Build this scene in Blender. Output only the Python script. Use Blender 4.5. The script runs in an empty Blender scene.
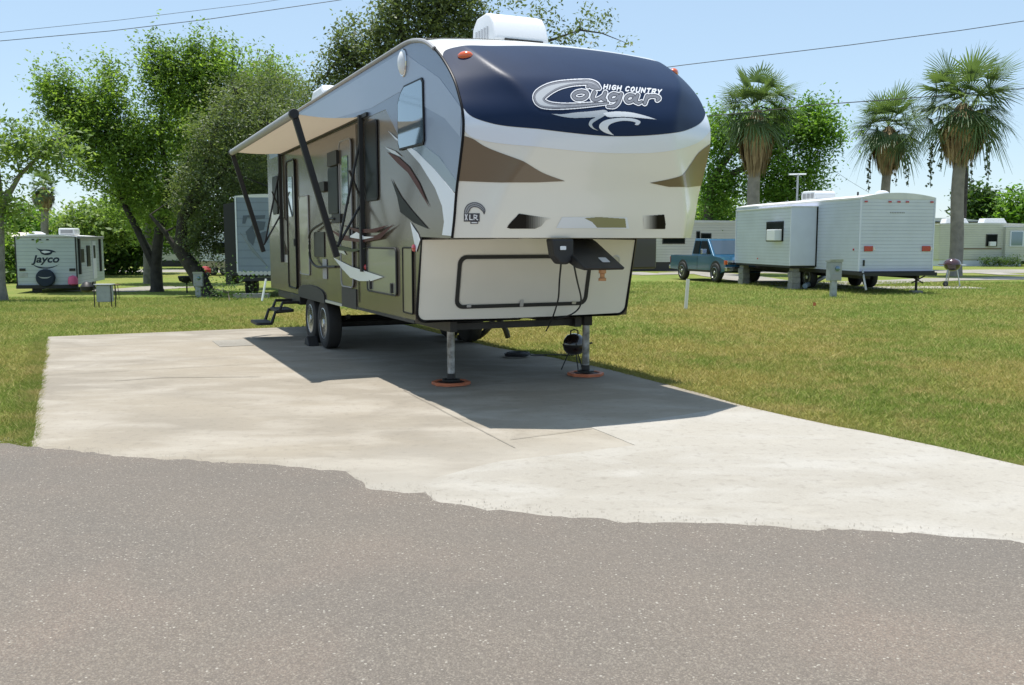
import bpy, bmesh, math, random
import numpy as np
from mathutils import Vector, Matrix
random.seed(7); rng = np.random.default_rng(7)
SC = bpy.context.scene
COL = SC.collection
PI = math.pi
# ------------------------------------------------------------------ camera
F_PX = 926.0; EYE = 1.6; PCX, PCY = 512.0, 342.5
PITCH = math.atan((342.5-240)/F_PX)
cam = bpy.data.cameras.new('camera'); camo = bpy.data.objects.new('camera', cam); COL.objects.link(camo)
cam.sensor_width = 36.0; cam.lens = F_PX/1024*36.0; cam.clip_end = 6000; cam.clip_start = 0.05
camo.location = (0, 0, EYE); camo.rotation_euler = (PI/2-PITCH, 0, 0)
SC.camera = camo
# ------------------------------------------------------------------ sky and sun
W = bpy.data.worlds.new('World'); SC.world = W; W.use_nodes = True
nt = W.node_tree; bg = nt.nodes['Background']
sky = nt.nodes.new('ShaderNodeTexSky'); sky.sky_type = 'NISHITA'; sky.sun_disc = False
SUN_DIR = Vector((-0.094, 0.161, 1.0)).normalized()
sky.sun_elevation = math.asin(SUN_DIR.z); sky.sun_rotation = math.atan2(SUN_DIR.x, SUN_DIR.y)
sky.air_density = 1.0; sky.dust_density = 0.15; sky.ozone_density = 1.3; sky.altitude = 0
hz = nt.nodes.new('ShaderNodeMix'); hz.data_type = 'RGBA'; hz.inputs['Factor'].default_value = .62; hz.inputs['B'].default_value = (3.05, 4.12, 5.2, 1)   # summer haze evens out the sky
nt.links.new(sky.outputs[0], hz.inputs['A']); nt.links.new(hz.outputs['Result'], bg.inputs[0]); bg.inputs[1].default_value = 0.125
sl = bpy.data.lights.new('sun', 'SUN'); sl.energy = 4.3; sl.angle = math.radians(0.53); sl.color = (1.0, 0.96, 0.9)
so = bpy.data.objects.new('sun', sl); COL.objects.link(so); so.rotation_euler = SUN_DIR.to_track_quat('Z', 'Y').to_euler()
so.location = (0, 0, 60)
SC.view_settings.view_transform = 'Standard'; SC.view_settings.look = 'None'
SC.view_settings.exposure = 0.50; SC.view_settings.gamma = 1.0; SC.view_settings.use_curve_mapping = False
SC.render.engine = 'CYCLES'
# ------------------------------------------------------------------ surveying helpers
RB = np.array([-.4095, .9123]); RB /= np.linalg.norm(RB); RR = np.array([RB[1], -RB[0]])   # trailer's rearward and sideways directions
def ray(x, y):
    a = (x-PCX)/F_PX; v = (PCY-y)/F_PX
    return np.array([a, math.cos(PITCH)+v*math.sin(PITCH), -math.sin(PITCH)+v*math.cos(PITCH)])
def at(x, y, Y):
    d = ray(x, y); p = d*(Y/d[1]); return Vector((p[0], p[1], p[2]+EYE))
def smooth(t): t = np.clip(t, 0, 1); return t*t*(3-2*t)
def terr(x, y): return -0.65*smooth((y-16)/24.0)*smooth((-x-1)/9.0)
def ground(x, y):
    z = 0.0
    d = ray(x, y)
    for _ in range(25):
        t = (z-EYE)/d[2]; p = d*t; z = .5*z+.5*float(terr(p[0], p[1]))
    return Vector((p[0], p[1], z))
def wall(x, y, l=2.98):
    d = ray(x, y); t = l/(d[:2]@RR); p = d*t; return (float(p[:2]@RB), float(p[2]+EYE))
def ls(l, s, z=0.0):
    p = RB*s+RR*l; return Vector((p[0], p[1], z))
# ------------------------------------------------------------------ materials
def mat(name, col, rough=.6, metal=0, noise=0, nscale=3.0, bump=0, bscale=20., coat=0, col2=None, spec=None, detail=4, trans=0, cr=.05):
    m = bpy.data.materials.new(name); m.use_nodes = True; N = m.node_tree.nodes; L = m.node_tree.links
    b = N['Principled BSDF']; b.inputs['Base Color'].default_value = (*col, 1); b.inputs['Roughness'].default_value = rough
    b.inputs['Metallic'].default_value = metal; b.inputs['Coat Weight'].default_value = coat; b.inputs['Coat Roughness'].default_value = cr
    if spec is not None: b.inputs['Specular IOR Level'].default_value = spec
    tc = N.new('ShaderNodeTexCoord')
    if noise or col2:
        n = N.new('ShaderNodeTexNoise'); n.inputs['Scale'].default_value = nscale; n.inputs['Detail'].default_value = detail
        L.new(tc.outputs['Object'], n.inputs['Vector'])
        mx = N.new('ShaderNodeMix'); mx.data_type = 'RGBA'
        c2 = col2 if col2 else tuple(c*(1-noise) for c in col)
        mx.inputs['A'].default_value = (*col, 1); mx.inputs['B'].default_value = (*c2, 1)
        r = N.new('ShaderNodeMapRange'); r.inputs['From Min'].default_value = .35; r.inputs['From Max'].default_value = .65
        L.new(n.outputs['Fac'], r.inputs['Value']); L.new(r.outputs[0], mx.inputs['Factor']); L.new(mx.outputs['Result'], b.inputs['Base Color'])
    if bump:
        n2 = N.new('ShaderNodeTexNoise'); n2.inputs['Scale'].default_value = bscale; n2.inputs['Detail'].default_value = 5
        L.new(tc.outputs['Object'], n2.inputs['Vector'])
        bp = N.new('ShaderNodeBump'); bp.inputs['Strength'].default_value = 1; bp.inputs['Distance'].default_value = bump
        L.new(n2.outputs['Fac'], bp.inputs['Height']); L.new(bp.outputs[0], b.inputs['Normal'])
    return m
def siding(name, col, period=.1, depth=.006, rough=.45):
    m = mat(name, col, rough, noise=.08, nscale=1.3); N = m.node_tree.nodes; L = m.node_tree.links
    tc = N.new('ShaderNodeTexCoord'); w = N.new('ShaderNodeTexWave'); w.bands_direction = 'Z'; w.wave_profile = 'SAW'
    w.inputs['Scale'].default_value = 2*PI/20/period; w.inputs['Distortion'].default_value = 0
    L.new(tc.outputs['Object'], w.inputs['Vector'])
    bp = N.new('ShaderNodeBump'); bp.inputs['Distance'].default_value = depth*3; bp.inputs['Strength'].default_value = 1
    L.new(w.outputs['Fac'], bp.inputs['Height']); L.new(bp.outputs[0], N['Principled BSDF'].inputs['Normal'])
    r = N.new('ShaderNodeMapRange'); r.inputs['From Min'].default_value = .80; r.inputs['From Max'].default_value = 1.0
    r.inputs['To Min'].default_value = 1; r.inputs['To Max'].default_value = .72
    L.new(w.outputs['Fac'], r.inputs['Value'])
    mx = N.new('ShaderNodeMix'); mx.data_type = 'RGBA'; mx.blend_type = 'MULTIPLY'; mx.inputs['Factor'].default_value = 1
    old = N['Principled BSDF'].inputs['Base Color'].links[0].from_socket
    L.new(old, mx.inputs['A']); L.new(r.outputs[0], mx.inputs['B']); L.new(mx.outputs['Result'], N['Principled BSDF'].inputs['Base Color'])
    return m
def leafmat(name, dark, light, tr=.35, rough=.55, sc=.7):
    m = bpy.data.materials.new(name); m.use_nodes = True; N = m.node_tree.nodes; L = m.node_tree.links
    b = N['Principled BSDF']; b.inputs['Roughness'].default_value = rough; b.inputs['Specular IOR Level'].default_value = .35
    at_ = N.new('ShaderNodeAttribute'); at_.attribute_name = 'rnd'
    tc = N.new('ShaderNodeTexCoord'); n = N.new('ShaderNodeTexNoise'); n.inputs['Scale'].default_value = sc; n.inputs['Detail'].default_value = 2
    L.new(tc.outputs['Object'], n.inputs['Vector'])
    ad = N.new('ShaderNodeMath'); ad.operation = 'MULTIPLY_ADD'; ad.inputs[1].default_value = .55
    sb = N.new('ShaderNodeMath'); sb.operation = 'MULTIPLY_ADD'; sb.inputs[1].default_value = 1.8; sb.inputs[2].default_value = -.62
    L.new(n.outputs['Fac'], sb.inputs[0]); L.new(at_.outputs['Fac'], ad.inputs[0]); L.new(sb.outputs[0], ad.inputs[2])
    mx = N.new('ShaderNodeMix'); mx.data_type = 'RGBA'; mx.clamp_factor = True
    mx.inputs['A'].default_value = (*dark, 1); mx.inputs['B'].default_value = (*light, 1)
    L.new(ad.outputs[0], mx.inputs['Factor']); L.new(mx.outputs['Result'], b.inputs['Base Color'])
    t = N.new('ShaderNodeBsdfTranslucent'); mt = N.new('ShaderNodeMix'); mt.data_type = 'RGBA'; mt.blend_type = 'MULTIPLY'; mt.inputs['Factor'].default_value = 1
    mt.inputs['B'].default_value = (1.25, 1.35, .6, 1); L.new(mx.outputs['Result'], mt.inputs['A']); L.new(mt.outputs['Result'], t.inputs['Color'])
    ms = N.new('ShaderNodeMixShader'); ms.inputs[0].default_value = tr
    L.new(b.outputs[0], ms.inputs[1]); L.new(t.outputs[0], ms.inputs[2]); L.new(ms.outputs[0], N['Material Output'].inputs['Surface'])
    return m
M = dict(
 capwhite=mat('cap_white', (.78,.75,.68), .22, coat=.5, noise=.03, nscale=1.5),
 gelband=mat('pale_band', (.72,.76,.84), .2, coat=.5),
 navy=mat('navy_gloss', (.010,.023,.062), .42, spec=.16, noise=.15, nscale=2),
 brown=mat('brown_gloss', (.15,.105,.065), .3, coat=.6),
 tanwall=mat('champagne_wall', (.135,.113,.088), .2, metal=.15, coat=.08, noise=.12, nscale=.8),
 skywall=mat('sky_tinted_wall', (.19,.225,.30), .3, metal=.2, coat=.15, noise=.06, nscale=.9),
 silverlight=mat('light_silver_wall', (.29,.325,.40), .3, metal=.2, coat=.15),
 slatestripe=mat('slate_stripe', (.13,.17,.20), .25, metal=.2, coat=.5),
 white=mat('white_paint', (.72,.74,.78), .3, coat=.3),
 black=mat('black_rubber', (.018,.018,.018), .6), blackg=mat('black_gloss', (.010,.010,.012), .4, spec=.12),
 darkmetal=mat('dark_metal', (.03,.028,.026), .5, metal=.3, noise=.4, nscale=6),
 roof=mat('roof_membrane', (.68,.68,.66), .6, noise=.12, nscale=2), louvre=mat('light_louvre', (.55,.56,.58), .5), shroud=mat('white_plastic', (.74,.75,.77), .35),
 grayp=mat('gray_plastic', (.3,.3,.31), .5), alu=mat('aluminium', (.55,.56,.58), .35, metal=.9), galv=mat('galvanised', (.40,.42,.43), .5, metal=.3, noise=.25, nscale=9),
 glass=mat('tinted_glass', (.008,.011,.010), .3, spec=.04), carglass=mat('car_glass', (.06,.09,.12), .12), mirror=mat('bright_tinted_glass', (.12,.2,.26), .05, metal=.5, coat=1.0),
 amber=mat('amber_lens', (.75,.12,.02), .15, coat=1), red=mat('red_lens', (.4,.015,.02), .2, coat=1),
 orange=mat('orange_plastic', (.60,.17,.07), .55, noise=.3, nscale=14), burg=mat('burgundy', (.085,.025,.022), .45, spec=.15), olive=mat('olive_stripe', (.05,.065,.03), .45, spec=.15),
 fabric=mat('awning_fabric', (.62,.50,.36), .85, noise=.08, nscale=2), fabtop=mat('awning_top', (.16,.155,.15), .8),
 whitesid=siding('white_siding', (.64,.68,.83), .105), creamsid=siding('cream_siding', (.60,.60,.56), .14), whitesmooth=mat('white_smooth', (.66,.69,.78), .35, noise=.05),
 creamwall=mat('cream_wall', (.5,.5,.45), .6, noise=.1), tyre=mat('tyre', (.022,.021,.02), .75, bump=.003, bscale=60), rim=mat('steel_rim', (.55,.56,.57), .3, metal=.8),
 teal=mat('teal_car_paint', (.012,.10,.19), .28, metal=.2, coat=1), navycar=mat('navy_car_paint', (.01,.02,.06), .3, coat=1), bumper=mat('chrome', (.6,.6,.6), .15, metal=1),
 bark=mat('bark', (.14,.115,.09), .9, noise=.5, nscale=5, bump=.03, bscale=9), barkgray=mat('grey_bark', (.27,.25,.22), .9, noise=.35, nscale=5, bump=.02, bscale=9),
 barkdark=mat('dark_bark', (.055,.048,.04), .9, noise=.5, nscale=4, bump=.03, bscale=8),
 palmbark=mat('palm_bark', (.30,.265,.23), .9, noise=.3, nscale=3, bump=.02, bscale=14), skirt=leafmat('dead_fronds', (.15,.10,.055), (.50,.37,.22), .15, .8, 1.5),
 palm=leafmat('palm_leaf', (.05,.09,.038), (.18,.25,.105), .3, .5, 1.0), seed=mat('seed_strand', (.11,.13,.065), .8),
 leafA=leafmat('leaf_bright', (.06,.115,.028), (.28,.40,.09), .52), leafB=leafmat('leaf_oak', (.055,.08,.038), (.20,.245,.115), .4, .5),
 leafC=leafmat('leaf_dark', (.02,.05,.012), (.10,.18,.04), .35), leafD=leafmat('leaf_pale', (.08,.15,.04), (.34,.43,.15), .45), leafE=leafmat('leaf_broad', (.05,.13,.02), (.22,.37,.06), .45),
 letter=mat('lettering_grey', (.24,.24,.26), .35, metal=.3), letterd=mat('lettering_dark', (.05,.05,.06), .4), letterw=mat('lettering_white', (.78,.78,.8), .3),
 silver=mat('silver_graphic', (.55,.55,.55), .3, metal=.3), hatchin=mat('hatch_panel', (.72,.69,.63), .3, coat=.2, noise=.03), copper=mat('copper', (.4,.2,.09), .4, metal=.6),
 bluegray=siding('blue_grey_siding', (.20,.245,.31), .3, .002), brownwall=mat('brown_skirting', (.16,.12,.08), .8, noise=.3), pink=mat('pink_plastic', (.7,.12,.25), .6), graphdark=mat('dark_slate_graphic', (.07,.09,.12), .5), redp=mat('red_plastic', (.32,.02,.025), .6),
 wood=mat('dark_wood', (.16,.09,.05), .7, noise=.4, nscale=10), block=mat('concrete_block', (.3,.29,.27), .9, noise=.2, nscale=12), pvc=mat('white_pvc', (.7,.7,.66), .5),
 logoblue=mat('logo_slate', (.03,.04,.06), .8, spec=.15), tan=mat('tan_paint', (.38,.33,.24), .4, noise=.08), grill=mat('grill_enamel', (.02,.012,.012), .2, coat=.8), tarp=mat('pale_roofing', (.62,.56,.48), .8, noise=.1),
 gravelv=mat('meter_grey', (.34,.36,.37), .55, noise=.15, nscale=8), cable=mat('cable_black', (.02,.02,.022), .6), lens=mat('reflection_tinted_lens', (.26,.24,.13), .15, coat=1))
# ------------------------------------------------------------------ objects
def thing(name, label, cat, loc=(0,0,0), rotz=0, group=None):
    o = bpy.data.objects.new(name, None); COL.objects.link(o); o.location = loc; o.rotation_euler = (0,0,rotz); o.empty_display_size = .2
    o['label'] = label; o['category'] = cat
    if group: o['group'] = group
    return o
def tag(o, label=None, cat=None, group=None, kind=None):
    for k, v in (('label', label), ('category', cat), ('group', group), ('kind', kind)):
        if v: o[k] = v
    return o
def toplocal(par):
    root = par
    while root.parent: root = root.parent
    return root
class MB:
    def __init__(s): s.v = []; s.f = []; s.m = []; s.k = 0
    def add(s, vs, fs, m=0):
        o = len(s.v); s.v += [tuple(v) for v in vs]; s.f += [tuple(i+o for i in f) for f in fs]; s.m += [m]*len(fs); return s
    def box(s, x0, x1, y0, y1, z0, z1, m=0):
        return s.add([(x0,y0,z0),(x1,y0,z0),(x1,y1,z0),(x0,y1,z0),(x0,y0,z1),(x1,y0,z1),(x1,y1,z1),(x0,y1,z1)],
                     [(0,3,2,1),(4,5,6,7),(0,1,5,4),(1,2,6,5),(2,3,7,6),(3,0,4,7)], m)
    def tube(s, pts, r, n=8, m=0, cap=True):
        pts = [Vector(p) for p in pts]; R = r if isinstance(r, (list, tuple)) else [r]*len(pts)
        vs = []; up = None
        for i, p in enumerate(pts):
            d = (pts[min(i+1, len(pts)-1)]-pts[max(i-1, 0)]).normalized()
            if up is None: up = Vector((0,0,1)) if abs(d.z) < .9 else Vector((1,0,0))
            a = d.cross(up)
            if a.length < 1e-4: a = d.cross(Vector((0,1,0)))
            a.normalize(); b = d.cross(a).normalized(); up = a.cross(d).normalized() if False else up
            for k in range(n):
                t = 2*PI*k/n; vs.append(p+a*(math.cos(t)*R[i])+b*(math.sin(t)*R[i]))
        fs = [(i*n+k, i*n+(k+1)%n, (i+1)*n+(k+1)%n, (i+1)*n+k) for i in range(len(pts)-1) for k in range(n)]
        if cap: fs += [tuple(range(n))[::-1], tuple((len(pts)-1)*n+k for k in range(n))]
        return s.add(vs, fs, m)
    def lathe(s, c, ax, prof, n=28, m=0):   # prof: (radius, along)
        c = Vector(c); ax = Vector(ax).normalized(); a = ax.orthogonal().normalized(); b = ax.cross(a); vs = []
        for r, h in prof:
            for k in range(n):
                t = 2*PI*k/n; vs.append(c+ax*h+a*(math.cos(t)*r)+b*(math.sin(t)*r))
        fs = [(i*n+k, i*n+(k+1)%n, (i+1)*n+(k+1)%n, (i+1)*n+k) for i in range(len(prof)-1) for k in range(n)]
        fs += [tuple(range(n))[::-1], tuple((len(prof)-1)*n+k for k in range(n))]
        return s.add(vs, fs, m)
    def prism(s, poly, fn, d0, d1, m=0):    # poly 2D, fn(a,b,d)->3D
        n = len(poly); vs = [fn(a, b, d0) for a, b in poly]+[fn(a, b, d1) for a, b in poly]
        return s.add(vs, [tuple(range(n))[::-1], tuple(range(n, 2*n))]+[(i, (i+1)%n, n+(i+1)%n, n+i) for i in range(n)], m)
    def build(s, name, mats, parent=None, world=False, smooth_=False, bevel=0, fix=True):
        me = bpy.data.meshes.new(name)
        vs = s.v
        if world and parent is not None:
            rt = toplocal(parent); Mi = (Matrix.Translation(rt.location) @ Matrix.Rotation(rt.rotation_euler.z, 4, 'Z')).inverted()
            vs = [tuple(Mi @ Vector(v)) for v in vs]
        me.from_pydata(vs, [], s.f)
        mats = mats if isinstance(mats, (list, tuple)) else [mats]
        for m in mats: me.materials.append(m)
        me.polygons.foreach_set('material_index', s.m)
        if fix:
            bm = bmesh.new(); bm.from_mesh(me); bmesh.ops.recalc_face_normals(bm, faces=bm.faces); bm.to_mesh(me); bm.free()
        if smooth_:
            me.polygons.foreach_set('use_smooth', [True]*len(me.polygons))
            me.set_sharp_from_angle(angle=math.radians(38))
        me.update()
        o = bpy.data.objects.new(name, me); COL.objects.link(o)
        if parent is not None: o.parent = parent
        if bevel:
            b = o.modifiers.new('bevel', 'BEVEL'); b.width = bevel; b.segments = 2; b.limit_method = 'ANGLE'; b.angle_limit = math.radians(40)
        return o
def npmesh(name, V, k, mats, parent=None, rnd=None, world=True, midx=None):
    n = len(V)//k; me = bpy.data.meshes.new(name)
    V = np.asarray(V, dtype=np.float32)
    if parent is not None and world:
        rt = toplocal(parent); V = V-np.array(rt.location, dtype=np.float32)
    me.vertices.add(len(V)); me.vertices.foreach_set('co', V.ravel())
    me.loops.add(n*k); me.loops.foreach_set('vertex_index', np.arange(n*k, dtype=np.int32))
    me.polygons.add(n); me.polygons.foreach_set('loop_start', np.arange(0, n*k, k, dtype=np.int32))
    try: me.polygons.foreach_set('loop_total', np.full(n, k, dtype=np.int32))
    except Exception: pass
    for m in (mats if isinstance(mats, (list, tuple)) else [mats]): me.materials.append(m)
    if midx is not None: me.polygons.foreach_set('material_index', midx)
    a = me.attributes.new('rnd', 'FLOAT', 'FACE'); a.data.foreach_set('value', (rng.random(n) if rnd is None else rnd).astype(np.float32))
    me.update(calc_edges=True)
    o = bpy.data.objects.new(name, me); COL.objects.link(o)
    if parent is not None: o.parent = parent
    return o
def copy_tree(o, parent=None):
    c = o.copy(); COL.objects.link(c)
    if parent is not None: c.parent = parent
    for ch in list(o.children): copy_tree(ch, c)
    return c
def rrect(x0, x1, y0, y1, r, n=5):
    P = []
    for cx, cy, a0 in ((x1-r,y1-r,0),(x0+r,y1-r,PI/2),(x0+r,y0+r,PI),(x1-r,y0+r,1.5*PI)):
        for k in range(n+1):
            a = a0+PI/2*k/n; P.append((cx+r*math.cos(a), cy+r*math.sin(a)))
    return P
def text_mesh(body, size, shear=0, bold=0, sx=1):
    cu = bpy.data.curves.new('t', 'FONT'); cu.body = body; cu.size = size; cu.shear = shear; cu.offset = bold; cu.align_x = 'CENTER'; cu.align_y = 'CENTER'
    ob = bpy.data.objects.new('t', cu); COL.objects.link(ob); dg = bpy.context.evaluated_depsgraph_get()
    me = bpy.data.meshes.new_from_object(ob.evaluated_get(dg)); vs = [(v.co.x*sx, v.co.y) for v in me.vertices]; fs = [tuple(p.vertices) for p in me.polygons]
    bpy.data.objects.remove(ob); bpy.data.curves.remove(cu); bpy.data.meshes.remove(me)
    return vs, fs
# ------------------------------------------------------------------ ground, slab, road
def ground_shader(m, build):
    m.use_nodes = True; N = m.node_tree.nodes; L = m.node_tree.links; b = N['Principled BSDF']; tc = N.new('ShaderNodeTexCoord')
    def noise(sc, det=4, dist=0, stretch=None):
        n = N.new('ShaderNodeTexNoise'); n.inputs['Scale'].default_value = sc; n.inputs['Detail'].default_value = det; n.inputs['Distortion'].default_value = dist
        if stretch:
            mp = N.new('ShaderNodeMapping'); mp.inputs['Scale'].default_value = stretch; mp.inputs['Rotation'].default_value = (0,0,-.42)
            L.new(tc.outputs['Object'], mp.inputs['Vector']); L.new(mp.outputs[0], n.inputs['Vector'])
        else: L.new(tc.outputs['Object'], n.inputs['Vector'])
        return n.outputs['Fac']
    def rng_(s, a, b_, c=0, d=1):
        r = N.new('ShaderNodeMapRange'); r.inputs[1].default_value = a; r.inputs[2].default_value = b_; r.inputs[3].default_value = c; r.inputs[4].default_value = d
        L.new(s, r.inputs[0]); return r.outputs[0]
    def mix(f, a, b_, mode='MIX'):
        x = N.new('ShaderNodeMix'); x.data_type = 'RGBA'; x.blend_type = mode
        if isinstance(f, float): x.inputs['Factor'].default_value = f
        else: L.new(f, x.inputs['Factor'])
        for s, k in ((a, 'A'), (b_, 'B')):
            if isinstance(s, tuple): x.inputs[k].default_value = (*s, 1)
            else: L.new(s, x.inputs[k])
        return x.outputs['Result']
    def bump(h, dist):
        bp = N.new('ShaderNodeBump'); bp.inputs['Distance'].default_value = dist; bp.inputs['Strength'].default_value = 1; L.new(h, bp.inputs['Height']); L.new(bp.outputs[0], b.inputs['Normal'])
    build(N, L, b, tc, noise, rng_, mix, bump)
    return m
def lawn_colour(noise, rng_, mix, XC):
    base = mix(rng_(noise(.35, 4, .3), .42, .60), (.335,.298,.088), (.19,.24,.05))
    base = mix(rng_(noise(2.1, 4), .48, .70), base, (.38,.315,.12))
    base = mix(rng_(XC(), 20, 28, 0, .45), base, (.17,.26,.055)); base = mix(rng_(noise(.16, 3), .50, .64, 0, .45), base, (.20,.29,.06))
    return base
def xc(N, L, tc):
    def f():
        s = N.new('ShaderNodeSeparateXYZ'); L.new(tc.outputs['Object'], s.inputs[0]); return s.outputs[1]
    return f
def _lawn(N, L, b, tc, noise, rng_, mix, bump):
    c = lawn_colour(noise, rng_, mix, xc(N, L, tc)); c = mix(rng_(noise(45, 5), .35, .65, 0, .5), c, (.09,.11,.03))
    L.new(c, b.inputs['Base Color']); b.inputs['Roughness'].default_value = .95; b.inputs['Specular IOR Level'].default_value = .1; bump(noise(30, 6), .05)
M['lawn'] = ground_shader(bpy.data.materials.new('lawn'), _lawn)
def _blade(N, L, b, tc, noise, rng_, mix, bump):
    c = lawn_colour(noise, rng_, mix, xc(N, L, tc))
    a = N.new('ShaderNodeAttribute'); a.attribute_name = 'rnd'
    c = mix(rng_(a.outputs['Fac'], .74, .98, 0, .7), c, (.52,.44,.20)); c = mix(rng_(a.outputs['Fac'], .40, .0, 0, .6), c, (.10,.19,.03))
    L.new(c, b.inputs['Base Color']); b.inputs['Roughness'].default_value = .8; b.inputs['Specular IOR Level'].default_value = .06
    t = N.new('ShaderNodeBsdfTranslucent'); L.new(c, t.inputs['Color']); ms = N.new('ShaderNodeMixShader'); ms.inputs[0].default_value = .35
    L.new(b.outputs[0], ms.inputs[1]); L.new(t.outputs[0], ms.inputs[2]); L.new(ms.outputs[0], N['Material Output'].inputs['Surface'])
M['blade'] = ground_shader(bpy.data.materials.new('grass_blade'), _blade)
def concrete(c1, c2, c3, joint):
    def f(N, L, b, tc, noise, rng_, mix, bump):
        c = mix(rng_(noise(.55, 6, .6, (.6, 1.0, 1)), .38, .62), c1, c2); c = mix(rng_(noise(1.6, 8, .4, (.6, 1.1, 1)), .46, .66, 0, .85), c, c3)
        c = mix(rng_(noise(60, 4), .3, .7, 0, .22), c, (.22,.2,.17)); c = mix(rng_(noise(14, 8), .55, .72, 0, .3), c, (.16,.14,.115))
        c = mix(rng_(noise(4.5, 8, .2, (.5, 1.2, 1)), .56, .75, 0, .22), c, (.50,.46,.39))
        if joint:   # newer, paler cement washed over the old slab towards the road
            s = N.new('ShaderNodeVectorMath'); s.operation = 'DOT_PRODUCT'; s.inputs[1].default_value = (.45, -.89, 0); L.new(tc.outputs['Object'], s.inputs[0])
            a_ = N.new('ShaderNodeMath'); a_.operation = 'MULTIPLY_ADD'; a_.inputs[1].default_value = 2.2; L.new(noise(.9, 6, .3), a_.inputs[0]); L.new(s.outputs['Value'], a_.inputs[2])
            c = mix(rng_(a_.outputs[0], -5.7, -4.5, 0, .6), c, (.375,.348,.30))
            c = mix(rng_(noise(1.1, 6, 1.2), .60, .74, 0, .35), c, (.18,.155,.125))
        L.new(c, b.inputs['Base Color']); b.inputs['Roughness'].default_value = .88; b.inputs['Specular IOR Level'].default_value = .25; bump(noise(70, 5), .003)
    return f
M['slab'] = ground_shader(bpy.data.materials.new('old_concrete'), concrete((.315,.275,.215), (.255,.225,.18), (.38,.342,.285), 1))
M['apron'] = ground_shader(bpy.data.materials.new('pale_concrete'), concrete((.375,.348,.30), (.335,.308,.262), (.415,.392,.35), 0))
def _asph(N, L, b, tc, noise, rng_, mix, bump):
    v = N.new('ShaderNodeTexVoronoi'); v.inputs['Scale'].default_value = 120; L.new(tc.outputs['Object'], v.inputs['Vector'])
    sp = N.new('ShaderNodeSeparateColor'); L.new(v.outputs['Color'], sp.inputs[0])
    base = mix(rng_(noise(.5, 4, .3), .35, .65), (.235,.195,.155), (.185,.163,.137))
    base = mix(rng_(noise(.9, 5, .5), .52, .72, 0, .5), base, (.285,.215,.168))
    c = mix(rng_(sp.outputs[0], .0, 1, 0, .6), base, (.13,.112,.092)); c = mix(rng_(sp.outputs[1], .65, 1, 0, .45), c, (.38,.335,.27)); c = mix(rng_(noise(.35, 5, .2, (.35, 1.6, 1)), .42, .62, 0, .28), c, (.15,.135,.118)); c = mix(rng_(sp.outputs[2], .988, .996, 0, .6), c, (.58,.54,.46))
    c = mix(rng_(v.outputs['Distance'], .35, .75, 0, .4), c, (.11,.095,.085))
    L.new(c, b.inputs['Base Color']); b.inputs['Roughness'].default_value = .85; b.inputs['Specular IOR Level'].default_value = .3
    h = N.new('ShaderNodeMath'); h.operation = 'MULTIPLY'; h.inputs[1].default_value = -1; L.new(v.outputs['Distance'], h.inputs[0]); bump(h.outputs[0], .006)
M['asphalt'] = ground_shader(bpy.data.materials.new('asphalt'), _asph)
def _grav(N, L, b, tc, noise, rng_, mix, bump):
    c = mix(rng_(noise(.8, 5), .35, .65), (.36,.335,.29), (.27,.25,.215)); c = mix(rng_(noise(18, 5), .3, .7, 0, .4), c, (.18,.17,.14)); L.new(c, b.inputs['Base Color']); b.inputs['Roughness'].default_value = .95; bump(noise(40, 4), .02)
M['gravel'] = ground_shader(bpy.data.materials.new('gravel'), _grav)

# lawn: one sheet out past the horizon
xs = np.unique(np.concatenate([np.linspace(-40, 40, 81), -np.geomspace(40, 2500, 24), np.geomspace(40, 2500, 24)]))
ys = np.unique(np.concatenate([np.linspace(-10, 80, 91), np.geomspace(80, 3000, 26), -np.geomspace(10, 500, 10)]))
b_ = MB(); nx, ny = len(xs), len(ys)
b_.v = [(x, y, float(terr(x, y))-.03) for y in ys for x in xs]
b_.f = [(j*nx+i, j*nx+i+1, (j+1)*nx+i+1, (j+1)*nx+i) for j in range(ny-1) for i in range(nx-1)]; b_.m = [0]*len(b_.f)
o = b_.build('lawn_ground', M['lawn'], smooth_=True, fix=False); tag(o, kind='structure')

def G(x, y): p = ground(x, y); return (p.x, p.y)
def jag(P, amp, step=.12, seed=1):
    r = np.random.default_rng(seed); out = []
    for (x0, y0), (x1, y1) in zip(P, P[1:]):
        n = max(1, int(math.hypot(x1-x0, y1-y0)/step)); 
        for k in range(n): out.append((x0+(x1-x0)*k/n, y0+(y1-y0)*k/n))
    out.append(P[-1]); w = 0; res = []
    nx_, ny_ = P[-1][0]-P[0][0], P[-1][1]-P[0][1]; m = math.hypot(nx_, ny_); nx_, ny_ = -ny_/m, nx_/m
    for i, (x, y) in enumerate(out):
        w = .82*w+r.normal()*amp*.5; q = w+r.normal()*amp*.35
        if i in (0, len(out)-1): q = 0
        res.append((x+nx_*q, y+ny_*q))
    return res
def sheet(name, poly, z, m, thick=.05):
    bm = bmesh.new(); top = [bm.verts.new((x, y, z)) for x, y in poly]; f = bm.faces.new(top)
    r = bmesh.ops.extrude_face_region(bm, geom=[f]); bmesh.ops.translate(bm, verts=[v for v in r['geom'] if isinstance(v, bmesh.types.BMVert)], vec=(0,0,-thick))
    bmesh.ops.recalc_face_normals(bm, faces=bm.faces); bmesh.ops.triangulate(bm, faces=bm.faces)
    me = bpy.data.meshes.new(name); bm.to_mesh(me); bm.free(); me.materials.append(m); o = bpy.data.objects.new(name, me); COL.objects.link(o)
    return tag(o, kind='structure')
def LS(l, s): p = ls(l, s); return (p.x, p.y)
slab_left = jag([LS(-.50, 7.4), LS(-.77, 17.15)], .008, .2, 3); slab_back = [LS(-.77, 17.15), LS(5.3, 17.3)]
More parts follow.
